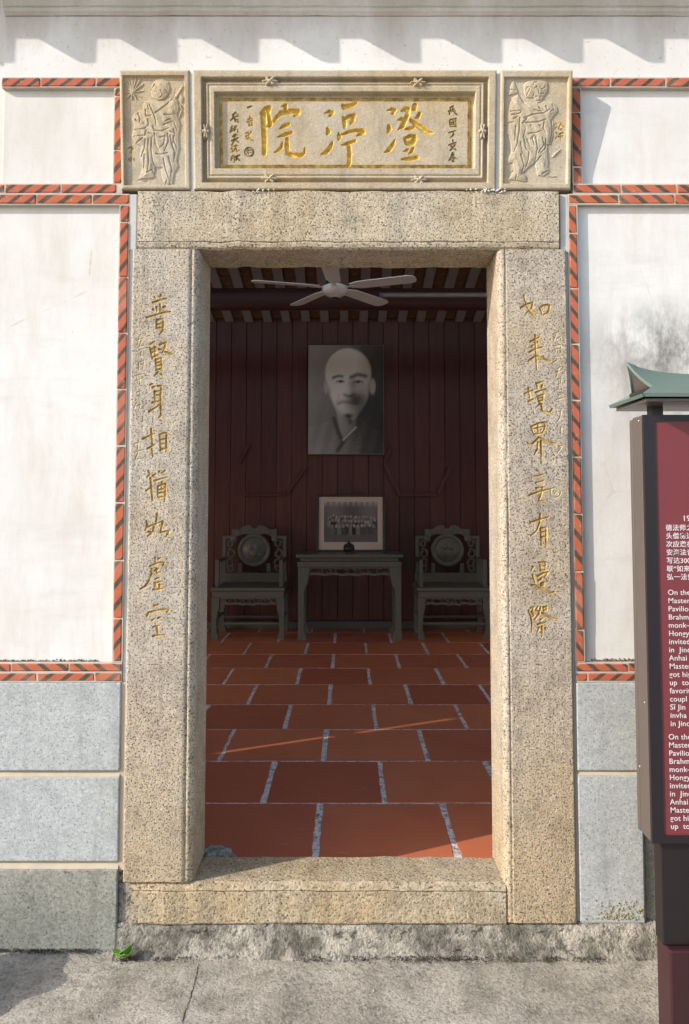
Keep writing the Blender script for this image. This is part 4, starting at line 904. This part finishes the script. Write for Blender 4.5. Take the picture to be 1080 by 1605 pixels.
link('print', print_me(-w_/2, w_/2, 0, h_, 110, 160, portrait), MAT['print'], po, (0, -0.002, 0))
link('backing_board', boxme(-w_/2-0.003, w_/2+0.003, 0, 0.03, -0.003, h_+0.003, 0.002), MAT['cream'], po)
po.rotation_euler = (math.radians(1.0), 0, 0)
def crowd(U, V_):
    g = 0.10+0.10*V_+0.04*np.sin(U*9); r2 = np.random.default_rng(3)
    g = np.where(V_ < 0.22, 0.16-0.1*V_, g); g = g+0.35*np.clip((V_-0.86)*6, 0, 1)*(0.6+0.4*np.sin(U*60))
    for row, (yy, n, rr) in enumerate(((0.62, 17, 0.022), (0.52, 15, 0.024), (0.40, 13, 0.026))):
        for i in range(n):
            cx = (i+0.5+(row % 2)*0.4)/n*0.9+0.05; cx += r2.normal(0, 0.008); cy = yy+r2.normal(0, 0.012)
            body = (np.abs(U-cx) < rr*1.5) & (V_ < cy-0.01) & (V_ > cy-0.22); g = np.where(body, r2.uniform(0.04, 0.22), g)
            e = ((U-cx)/rr)**2+((V_-cy)/(rr*1.7))**2; g = np.where(e < 1, r2.uniform(0.24, 0.42), g)
    g = np.clip(g+r2.normal(0, 0.02, g.shape), 0.01, 1); return np.stack([g, g*0.9, g*0.85], -1)
Yg = 7.78; (gx0, gz1), (gx1, gz0) = pix(496.5, 775, Yg), pix(603.5, 857, Yg)

# ------------------------------------------------------------------ side table
TY = 7.42; tw = pix(629, 950, TY)[0]-pix(467, 950, TY)[0]; tx = (pix(629, 950, TY)[0]+pix(467, 950, TY)[0])/2
tz = pz(869, TY)-FLOOR; TD = 0.5
tb = empty('altar_table', (tx, TY, FLOOR)); tag(tb, 'narrow dark wooden altar table with carved apron against the boards', 'table')
hw = tw/2
link('table_top', boxme(-hw-0.02, hw+0.02, -0.02, TD+0.02, tz-0.03, tz, 0.006), MAT['chairwood'], tb)
link('waist', boxme(-hw+0.02, hw-0.02, 0.02, TD-0.02, tz-0.07, tz-0.031, 0.004), MAT['chairwood'], tb)
link('rail', boxme(-hw-0.005, hw+0.005, -0.008, TD, tz-0.125, tz-0.071, 0.008), MAT['chairwood'], tb)
for sx in (-1, 1):
    for yy in (0.0, TD-0.06):
        bm = bmesh.new(); xo = sx*hw; 
        pts = [(xo, tz-0.126), (xo-sx*0.115, tz-0.126), (xo-sx*0.105, tz-0.20), (xo-sx*0.085, tz-0.30), (xo-sx*0.068, tz-0.32), (xo-sx*0.072, tz-0.335), (xo-sx*0.06, tz-0.36), (xo-sx*0.058, 0.09), (xo-sx*0.08, 0.04), (xo-sx*0.085, 0.0), (xo+sx*0.004, 0.0), (xo, 0.05)]
        poly_prism(bm, pts, yy, yy+0.06); link('leg', bm_mesh('leg', bm), MAT['chairwood'], tb)
def fretwork(parent, x0, x1, z1, h, y, th=0.02, n=7, name='carved_apron', wave=0.012):
    """pierced apron: a scalloped lower edge, curls and openings"""
    bm = bmesh.new(); L = x1-x0; m = 64
    top = [(x0, z1)]; 
    def low(t): return z1-h+wave*abs(math.sin(t*math.pi*n))*0.9-(0.4*wave if 0.4 < t < 0.6 else 0)
    for i in range(m):
        ta, tb_ = i/m, (i+1)/m; xa, xb = x0+L*ta, x0+L*tb_
        la, lb = low(ta), low(tb_)
        poly_prism(bm, [(xa, z1), (xb, z1), (xb, z1-h*0.16), (xa, z1-h*0.16)], y, y+th)
        poly_prism(bm, [(xa, la+h*0.26), (xb, lb+h*0.26), (xb, lb), (xa, la)], y, y+th)
    for i in range(n*2):
        c = x0+L*(i+0.5)/(n*2); r = h*0.30; zc_ = z1-h*0.42; ang0 = random.uniform(0, 6.3)
        pr = None
        for s_ in range(9):
            a = ang0+s_*0.55; rr = r*(1-s_*0.06); p = (c+rr*math.cos(a)*1.2, zc_+rr*math.sin(a))
            if pr:
                dx, dz = p[0]-pr[0], p[1]-pr[1]; l_ = math.hypot(dx, dz)+1e-6; nx_, nz_ = -dz/l_*0.0045, dx/l_*0.0045
                poly_prism(bm, [(pr[0]+nx_, pr[1]+nz_), (p[0]+nx_, p[1]+nz_), (p[0]-nx_, p[1]-nz_), (pr[0]-nx_, pr[1]-nz_)], y+0.002+0.001*(s_ % 2), y+th-0.002)
            pr = p
    return link(name, bm_mesh(name, bm), MAT['chairwood'], parent)
fretwork(tb, -hw+0.10, hw-0.10, tz-0.127, 0.085, 0.012, 0.02, 5)
# ------------------------------------------------------------------ framed group photograph and the burner on the table
gw, gh = gx1-gx0, gz1-gz0; zt_ = FLOOR+tz+0.001
gp = empty('framed_photo', ((gx0+gx1)/2, Yg, zt_)); gp.rotation_euler = (math.radians(-5), 0, 0); tag(gp, 'framed old group photograph standing on the altar table', 'picture frame')
gh = gz1-zt_
fr_ = 0.022
for nm, a in (('frame_bar', (-gw/2, gw/2, 0, fr_)), ('frame_bar', (-gw/2, gw/2, gh-fr_, gh)), ('frame_bar', (-gw/2, -gw/2+fr_, fr_+0.0005, gh-fr_-0.0005)), ('frame_bar', (gw/2-fr_, gw/2, fr_+0.0005, gh-fr_-0.0005))):
    link(nm, boxme(a[0], a[1], -0.012, 0.012, a[2], a[3], 0.003), MAT['frame'], gp)
link('mount', boxme(-gw/2+fr_-0.001, gw/2-fr_+0.001, 0.0, 0.01, fr_-0.001, gh-fr_+0.001), MAT['cream'], gp)
link('print', print_me(-gw/2+0.075, gw/2-0.075, 0.10, gh-0.075, 130, 80, crowd), MAT['print'], gp, (0, -0.003, 0))
bx, _ = pix(547, 862, 7.6); bn = empty('incense_burner', (bx, 7.6, zt_)); tag(bn, 'small round dark bronze incense burner on the table before the photograph', 'incense burner')
link('bowl', lathe_me([(0.001, 0.012), (0.03, 0.012), (0.05, 0.025), (0.058, 0.05), (0.05, 0.068), (0.001, 0.068)], 24), MAT['bronze'], bn)
link('lid', lathe_me([(0.054, 0.069), (0.054, 0.076), (0.04, 0.09), (0.018, 0.10), (0.01, 0.106), (0.014, 0.116), (0.008, 0.124), (0.001, 0.125)], 24), MAT['bronze'], bn)
for i in range(3):
    a = i*2.094+0.5; link('foot', boxme(0.028*math.cos(a)-0.008, 0.028*math.cos(a)+0.008, 0.028*math.sin(a)-0.008, 0.028*math.sin(a)+0.008, 0, 0.014, 0.003), MAT['bronze'], bn)
# ------------------------------------------------------------------ carved armchairs
def chair(cx, label):
    YC = 7.46
    c = empty('carved_armchair', (cx, YC, FLOOR)); tag(c, label, 'chair', 'carved armchairs flanking the table')
    w = 0.365; D = 0.52; sh = 0.50; m = MAT['chairwood']
    link('seat', boxme(-w, w, -0.015, D, sh-0.035, sh, 0.008), m, c)
    link('seat_rail', boxme(-w+0.012, w-0.012, 0.0, D-0.01, sh-0.10, sh-0.036, 0.006), m, c)
    for sx in (-1, 1):
        for yy in (0.0, D-0.065):
            bm = bmesh.new(); xo = sx*(w-0.008)
            pts = [(xo, sh-0.101), (xo-sx*0.075, sh-0.101), (xo-sx*0.072, sh-0.22), (xo-sx*0.056, sh-0.235), (xo-sx*0.06, sh-0.25), (xo-sx*0.05, sh-0.28), (xo-sx*0.048, 0.07), (xo-sx*0.066, 0.03), (xo-sx*0.068, 0), (xo+sx*0.004, 0), (xo, 0.04)]
            poly_prism(bm, pts, yy, yy+0.06); link('leg', bm_mesh('leg', bm), m, c)
    fretwork(c, -w+0.082, w-0.082, sh-0.1005, 0.075, 0.008, 0.02, 5)
    link('stretcher', boxme(-w+0.055, w-0.055, 0.015, 0.045, 0.135, 0.158, 0.004), m, c); link('stretcher', boxme(-w+0.055, w-0.055, D-0.055, D-0.025, 0.135, 0.158, 0.004), m, c)
    for sx in (-1, 1): link('stretcher', boxme(min(sx*(w-0.05), sx*(w-0.02)), max(sx*(w-0.05), sx*(w-0.02)), 0.061, D-0.066, 0.175, 0.198, 0.004), m, c)
    # back: sill rail, posts, medallion, crest, pierced wings
    yb_ = D-0.05
    link('back_rail', boxme(-w+0.02, w-0.02, yb_-0.005, yb_+0.035, sh+0.001, sh+0.10, 0.005), m, c)
    for sx in (-1, 1):
        bm = bmesh.new(); x0_ = sx*(w-0.03)
        box_bm(bm, min(x0_, x0_-sx*0.035), max(x0_, x0_-sx*0.035), yb_, yb_+0.03, sh+0.1005, 0.985)
        box_bm(bm, min(x0_-sx*0.0352, sx*0.19), max(x0_-sx*0.0352, sx*0.19), yb_+0.001, yb_+0.029, 0.955, 0.985)
        link('back_post', bm_mesh('back_post', bm), m, c)
        bm = bmesh.new(); pr = None                                   # scrollwork wing
        for zc_, rr, a0, sgn in ((0.90, 0.04, 0.3, 1), (0.80, 0.05, 2.0, -1), (0.70, 0.05, 0.5, 1), (0.64, 0.04, 3.0, -1)):
            pr = None
            for s_ in range(12):
                a = a0+sgn*s_*0.6; r_ = rr*(1-s_*0.05); p = (sx*(w-0.115)+r_*math.cos(a), zc_+r_*math.sin(a))
                if pr:
                    dx, dz = p[0]-pr[0], p[1]-pr[1]; l_ = math.hypot(dx, dz)+1e-6; nx_, nz_ = -dz/l_*0.009, dx/l_*0.009
                    poly_prism(bm, [(pr[0]+nx_, pr[1]+nz_), (p[0]+nx_, p[1]+nz_), (p[0]-nx_, p[1]-nz_), (pr[0]-nx_, pr[1]-nz_)], yb_+0.003+0.001*(s_ % 3), yb_+0.026)
                pr = p
        link('back_scroll', bm_mesh('back_scroll', bm), m, c)
        bm = bmesh.new(); box_bm(bm, sx*0.15-0.02, sx*0.15+0.02, yb_, yb_+0.03, sh+0.1005, 0.70); link('medallion_support', bm_mesh('medallion_support', bm), m, c)
        # arms
        bm = bmesh.new(); xa = sx*(w-0.03)
        box_bm(bm, min(xa, xa-sx*0.035), max(xa, xa-sx*0.035), 0.06, yb_-0.001, 0.735, 0.765); box_bm(bm, min(xa, xa-sx*0.035), max(xa, xa-sx*0.035), 0.06, 0.095, sh+0.001, 0.7345)
        for q in range(3): box_bm(bm, min(xa-sx*0.008, xa-sx*0.027), max(xa-sx*0.008, xa-sx*0.027), 0.15+q*0.1, 0.17+q*0.1, sh+0.001, 0.7345)
        link('armrest', bm_mesh('armrest', bm), m, c)
    zc_ = 0.835
    disc = lathe_me([(0.001, 0.022), (0.115, 0.022), (0.12, 0.014), (0.132, 0.014), (0.138, 0.026), (0.165, 0.026), (0.172, 0.018), (0.172, -0.018), (0.001, -0.018)], 40)
    dk = link('medallion', disc, m, c, (0, yb_+0.012, zc_), (math.pi/2, 0, 0))
    bm = bmesh.new()
    for (x_, z_, r_) in ((-0.03, 0.04, 0.035), (0.035, 0.03, 0.04), (0.0, -0.03, 0.045), (-0.05, -0.04, 0.025), (0.06, -0.045, 0.022)):
        bmesh.ops.create_icosphere(bm, subdivisions=2, radius=r_, matrix=Matrix.Translation((x_, z_, 0.018)) @ Matrix.Diagonal((1, 1, 0.35, 1)))
    link('medallion_relief', bm_mesh('medallion_relief', bm, True), m, dk)
    # crest rail with cloud scrolls
    bm = bmesh.new(); pts = []
    N_ = 40
    up = []; dn = []
    for i in range(N_+1):
        t = -1+2*i/N_; x_ = t*0.235
        z_ = 1.095-0.05*abs(t)**1.5-0.012*math.cos(t*9)-(0.02 if abs(t) < 0.12 else 0); up.append((x_, z_)); dn.append((x_, 0.995-0.012*math.cos(t*7)-0.09*max(0, abs(t)-0.72)/0.28))
    for i in range(N_): poly_prism(bm, [up[i], up[i+1], dn[i+1], dn[i]], yb_-0.004, yb_+0.034)
    link('crest_rail', bm_mesh('crest_rail', bm), m, c)
    for sx in (-1, 1):
        for (x_, z_, r_) in ((0.215, 0.955, 0.04), (0.16, 1.02, 0.03), (0.06, 1.045, 0.025)):
            bm = bmesh.new(); bmesh.ops.create_uvsphere(bm, u_segments=14, v_segments=8, radius=r_, matrix=Matrix.Translation((sx*x_, yb_+0.008, z_)) @ Matrix.Diagonal((1, 0.6, 1, 1)))
            link('crest_scroll', bm_mesh('crest_scroll', bm, True), m, c)
    return c
chair(pix(388.5, 960, 7.46)[0], 'carved dark wooden armchair with round medallion, left of the altar table')
chair(pix(712, 960, 7.46)[0], 'carved dark wooden armchair with round medallion, right of the altar table')

# ------------------------------------------------------------------ notice board at the right
SY = 2.10; sg = empty('notice_board', (0, SY, 0)); tag(sg, 'dark red bilingual notice board under a small green roof', 'notice board')
XS = pix(1012.5, 850, SY)[0]; XS2 = XS+1.15
zt = pz(650, SY); zbm = pz(1322, SY); fw = pix(1030.5, 850, SY)[0]-XS
sd = 0.08
bm = bmesh.new()
box_bm(bm, XS, XS2, 0, 0.012, zt-fw*0.55, zt); box_bm(bm, XS, XS2, 0, 0.012, zbm, zbm+0.02)
box_bm(bm, XS, XS+fw, 0, 0.012, zbm+0.0202, zt-fw*0.5502); box_bm(bm, XS2-fw, XS2, 0, 0.012, zbm+0.0202, zt-fw*0.5502)
link('front_frame', bm_mesh('front_frame', bm), MAT['signdark'], sg)
link('side_casing', boxme(XS-0.001, XS2+0.001, 0.0125, sd, zbm-0.001, zt-0.001, 0.003), MAT['signside'], sg)
link('back_casing', boxme(XS-0.003, XS2+0.003, sd+0.001, sd+0.018, zbm-0.002, zt-0.006, 0.003), MAT['signside'], sg)
pn = link('red_panel', boxme(XS+fw-0.002, XS2-fw+0.002, 0.004, 0.0118, zbm+0.015, zt-fw*0.55+0.003), MAT['signred'], sg)
for (px, py) in ((1008, 660), (1012.5, 1101), (1006, 1210)):
    xx, z_ = pix(px, py, SY+0.03); link('screw', lathe_me([(0.001, 0), (0.0035, 0), (0.003, 0.002), (0.001, 0.0025)], 10), MAT['steel'], sg, (XS-0.001, 0.03 if px > 1007 else 0.075, z_), (0, -math.pi/2, 0))
# lower part: dark base panel set in from the edge
xb_ = pix(1036, 1450, SY+0.03)[0]; zp = pz(1482, SY+0.02)
link('base_panel', boxme(xb_, XS2-0.05, 0.02, 0.07, zp, zbm-0.003, 0.003), MAT['signlow'], sg)
link('base_block', boxme(xb_+0.01, XS2-0.06, 0.0, 0.09, -0.01, zp-0.002, 0.006), MAT['signblock'], sg)
link('post', boxme(pix(1021, 634, SY+0.02)[0], pix(1039.5, 634, SY+0.02)[0], 0.02, 0.055, zt, pz(612, SY)+0.02, 0.002), MAT['signdark'], sg)
link('post', boxme(XS2-0.08, XS2-0.045, 0.02, 0.055, zt, pz(612, SY)+0.02, 0.002), MAT['signdark'], sg)
def text(body, px, py, capx, parent, bold=0.0):
    cu = bpy.data.curves.new('lettering', 'FONT'); cu.body = body; cu.size = capx; cu.extrude = 0.0004; cu.offset = bold; cu.space_character = 1.06
    o = bpy.data.objects.new('lettering', cu); COL.objects.link(o); bpy.context.view_layer.update()
    dg = bpy.context.evaluated_depsgraph_get(); me = bpy.data.meshes.new_from_object(o.evaluated_get(dg)); bpy.data.objects.remove(o)
    me.materials.clear(); x, z = pix(px, py, SY+0.003)
    link('lettering', me, MAT['signtext'], parent, (x, 0.0032, z), (math.pi/2, 0, 0))
zh = ['德法师之', '头僧房达', '次应邀在', '安海法音', '写达300', '联“如来', '弘一法师']
text('19', 1070, 816.5, 0.0215, pn, 0.0002)
for i, s_ in enumerate(zh): text(s_, 1043.5+i*0.35, 831+i*12.85, 0.0185, pn, 0.0002)
en = ['On the', 'Master', 'Pavilio', 'Brahm', 'monk\u2014', 'Hongy', 'invited', 'in  Jinc', 'Anhai', 'Master', 'got hig', 'up  to', 'favorit', 'coupl', 'S\u012b Jin', 'invha', 'in Jinc']
for i, s_ in enumerate(en): text(s_, 1047+i*0.25, 932.5+i*12.85, 0.0205, pn, 0.0001)
for i, s_ in enumerate(en[:12]): text(s_, 1048+i*0.3, 1159+i*12.75, 0.0205, pn, 0.0001)
# small green roof: concave slopes, ridge rising to a point at the end
rz_e, rz_r = pz(617, SY-0.07), pz(586, SY+0.02)
xe0 = 0.795; xr0 = 0.800; ztip = pz(567, SY+0.04); Lr = 1.72; yc_ = 0.04; dh = 0.125; UG = 0.62
def redge(au):
    """end of the slope at each height: the gable leans in below the ridge, the hip flares out to the eave"""
    return xr0+0.042*(au/UG)**0.8 if au <= UG else xr0+0.042+(xe0-xr0-0.042)*((au-UG)/(1-UG))**0.9
US = [-1, -0.9, -0.8, -0.7, -UG, -0.45, -0.3, -0.15, 0, 0.15, 0.3, 0.45, UG, 0.7, 0.8, 0.9, 1]; nu = len(US); nx_ = 30
def surf(lift):
    out = []
    for i in range(nx_+1):
        s_ = (i/nx_)**1.8
        for u in US:
            au = abs(u); x0_ = redge(au); x_ = x0_+(xr0+Lr-(x0_-xr0)-x0_)*s_; e = max(0, min(x_-xr0, xr0+Lr-x_))
            z_ = rz_r+(rz_e-rz_r)*(au**0.8)+(ztip-rz_r)*math.exp(-e/0.07)*max(0, 1-au*1.15)**1.3
            out.append((x_, yc_+dh*u, z_+lift))
    return out
A_, B_ = surf(0.0), surf(-0.010); v = A_+B_; nA = len(A_); f = []
for i in range(nx_):
    for j in range(nu-1):
        q = (i*nu+j, (i+1)*nu+j, (i+1)*nu+j+1, i*nu+j+1); f.append(q); f.append(tuple(nA+k_ for k_ in q[::-1]))
    for j in (0, nu-1): f.append((i*nu+j, (i+1)*nu+j, nA+(i+1)*nu+j, nA+i*nu+j))
for i in (0, nx_):
    for j in range(nu-1): f.append((i*nu+j, i*nu+j+1, nA+i*nu+j+1, nA+i*nu+j))
me = mesh('canopy_roof', v, f); bm = bmesh.new(); bm.from_mesh(me); bmesh.ops.recalc_face_normals(bm, faces=bm.faces); bm.to_mesh(me); bm.free()
link('canopy_roof', me, MAT['signgreen'], sg)
jg0, jg1 = US.index(-UG), US.index(UG)
gp_ = [B_[j] for j in range(jg0, jg1+1)]; bm = bmesh.new()
a = [bm.verts.new((p[0]+0.006, p[1]*0.96+yc_*0.04, p[2]+0.002)) for p in gp_]; b = [bm.verts.new((p[0]+0.022, p[1]*0.96+yc_*0.04, p[2]+0.002)) for p in gp_]
bm.faces.new(a); bm.faces.new(b[::-1])
for i in range(len(a)): bm.faces.new((a[i], b[i], b[(i+1) % len(a)], a[(i+1) % len(a)]))
link('gable_end', bm_mesh('gable_end', bm), MAT['signside'], sg)
# hipped skirt below the gable, with a dark vent slot between
ga, gb = A_[jg0], A_[jg1]; ea, eb = A_[0], A_[nu-1]; bm = bmesh.new()
tp = [(ga[0]+0.004, ga[1], ga[2]-0.012), (gb[0]+0.004, gb[1], gb[2]-0.012), (eb[0]-0.004, eb[1]+0.004, eb[2]-0.002), (ea[0]-0.004, ea[1]-0.004, ea[2]-0.002)]
a = [bm.verts.new(p) for p in tp]; b = [bm.verts.new((p[0]+0.004, p[1], p[2]-0.009)) for p in tp]
bm.faces.new(a); bm.faces.new(b[::-1])
for i in range(4): bm.faces.new((a[i], b[i], b[(i+1) % 4], a[(i+1) % 4]))
link('hip_skirt', bm_mesh('hip_skirt', bm), MAT['signgreen'], sg)
link('vent_slot', boxme(ga[0]-0.012, ga[0]+0.03, ga[1]+0.012, gb[1]-0.012, ga[2]-0.013, ga[2]-0.002, 0.001), MAT['black'], sg)
link('soffit', boxme(xe0+0.012, xr0+Lr-0.02, yc_-dh+0.012, yc_+dh-0.012, rz_e-0.022, rz_e-0.0125, 0.002), MAT['signside'], sg)

# ------------------------------------------------------------------ a weed in the corner, an unseen stone added beyond the left edge to cast a shadow
wx, _ = pix(197, 1500, 2.57); wd = empty('weed', (wx, 2.548, 0.004)); tag(wd, 'tiny bright green weed growing at the foot of the wall corner', 'weed')
for i in range(12):
    a = random.uniform(0, 6.28); L = random.uniform(0.026, 0.045); el = random.uniform(0.3, 1.2)
    d = Vector((math.cos(a)*math.cos(el), math.sin(a)*math.cos(el)*0.6-0.2, math.sin(el))).normalized(); sd_ = d.cross(Vector((0, 0, 1))).normalized()*L*0.38
    b0 = Vector((random.uniform(-.008, .008), random.uniform(-.006, 0), random.uniform(0.002, 0.018)))
    pts = [b0, b0+d*L*0.45+sd_, b0+d*L*0.8+sd_*0.9, b0+d*L, b0+d*L*0.8-sd_*0.9, b0+d*L*0.45-sd_]
    nn = sd_.cross(d).normalized()*0.0012
    bm = bmesh.new(); A = [bm.verts.new(p) for p in pts]; B = [bm.verts.new(p-nn) for p in pts]; bm.faces.new(A); bm.faces.new(B[::-1])
    for j in range(6): bm.faces.new((A[j], B[j], B[(j+1) % 6], A[(j+1) % 6]))
    link('leaf', bm_mesh('leaf', bm), MAT['leaf'], wd)

bm = bmesh.new(); bmesh.ops.create_icosphere(bm, subdivisions=4, radius=1)
for vv in bm.verts:
    q = vv.co.normalized(); w_ = 1+0.10*math.sin(q.x*5+1)+0.08*math.sin(q.y*7+q.z*4); vv.co = Vector((-1.36+q.x*0.17*w_, 2.30+q.y*0.16*w_, 0.08+q.z*0.15*w_))
tag(link('shadow_stone', bm_mesh('shadow_stone', bm, True), MAT['dull']), 'rounded grey stone added unseen beyond the left edge to shade the ground', 'stone')

# grit on the ground and dirt gathered along the foot of the wall
def grit():
    px_, py_ = random.uniform(-40, 1040), 1515+random.random()**1.3*130; x_, y_ = gpix(px_, py_); return x_, y_, random.uniform(-.002, .002)
def grains(name, n, fn, m, s0, s1):
    v, f = [], []
    for _ in range(n):
        x_, y_, z_ = fn(); s_ = random.uniform(s0, s1)*random.uniform(0.5, 1); a0 = random.uniform(0, 6.28); b_ = len(v)
        for q in range(3): v.append((x_+s_*math.cos(a0+q*2.094)*random.uniform(0.6, 1.3), y_+s_*math.sin(a0+q*2.094)*random.uniform(0.6, 1.3), z_-s_*0.3))
        v.append((x_, y_, z_+s_*random.uniform(0.4, 0.9))); f += [(b_, b_+1, b_+3), (b_+1, b_+2, b_+3), (b_+2, b_, b_+3), (b_+2, b_+1, b_)]
    return tag(link(name, mesh(name, v, f), m, g), kind='stuff')
MAT['grit'] = plain('grit', (0.30, 0.27, 0.225), 1.0, 0, 0.1, 0.5, 30); MAT['soil'] = plain('dark_soil', (0.06, 0.052, 0.04), 1.0, 0, 0.1, 0.5, 40)
grains('grit', 2500, grit, MAT['grit'], 0.0015, 0.004)
def foot(x0, x1, y0, sp):
    while True:
        x_ = random.uniform(x0, x1)
        if random.random() < 0.5+0.5*math.sin(x_*23+math.sin(x_*9)*3): return x_, y0-abs(random.gauss(0, sp)), random.uniform(-0.002, 0.008)
grains('wall_foot_dirt', 1500, lambda: foot(-0.76, 1.0, 2.560, 0.013), MAT['soil'], 0.0015, 0.0045)
grains('wall_foot_dirt', 800, lambda: foot(-1.3, -0.76, 2.600, 0.008), MAT['soil'], 0.0015, 0.004)
# crumbs of white mortar squeezed out of the joint under the plaque
def bits():
    c = random.choice((-0.30, 0.47, 0.50, 0.51, 0.52, 0.53)); return c+random.gauss(0, 0.022), 2.597-random.random()*0.004, ZB+0.002-abs(random.gauss(0, 0.006))
MAT['whitemortar'] = plain('white_mortar', (0.66, 0.64, 0.61), 1.0, 0, 0.1, 0.1, 30)
crumbs('mortar_crumbs', 60, bits, MAT['whitemortar'], frame, 0.0015, 0.004)
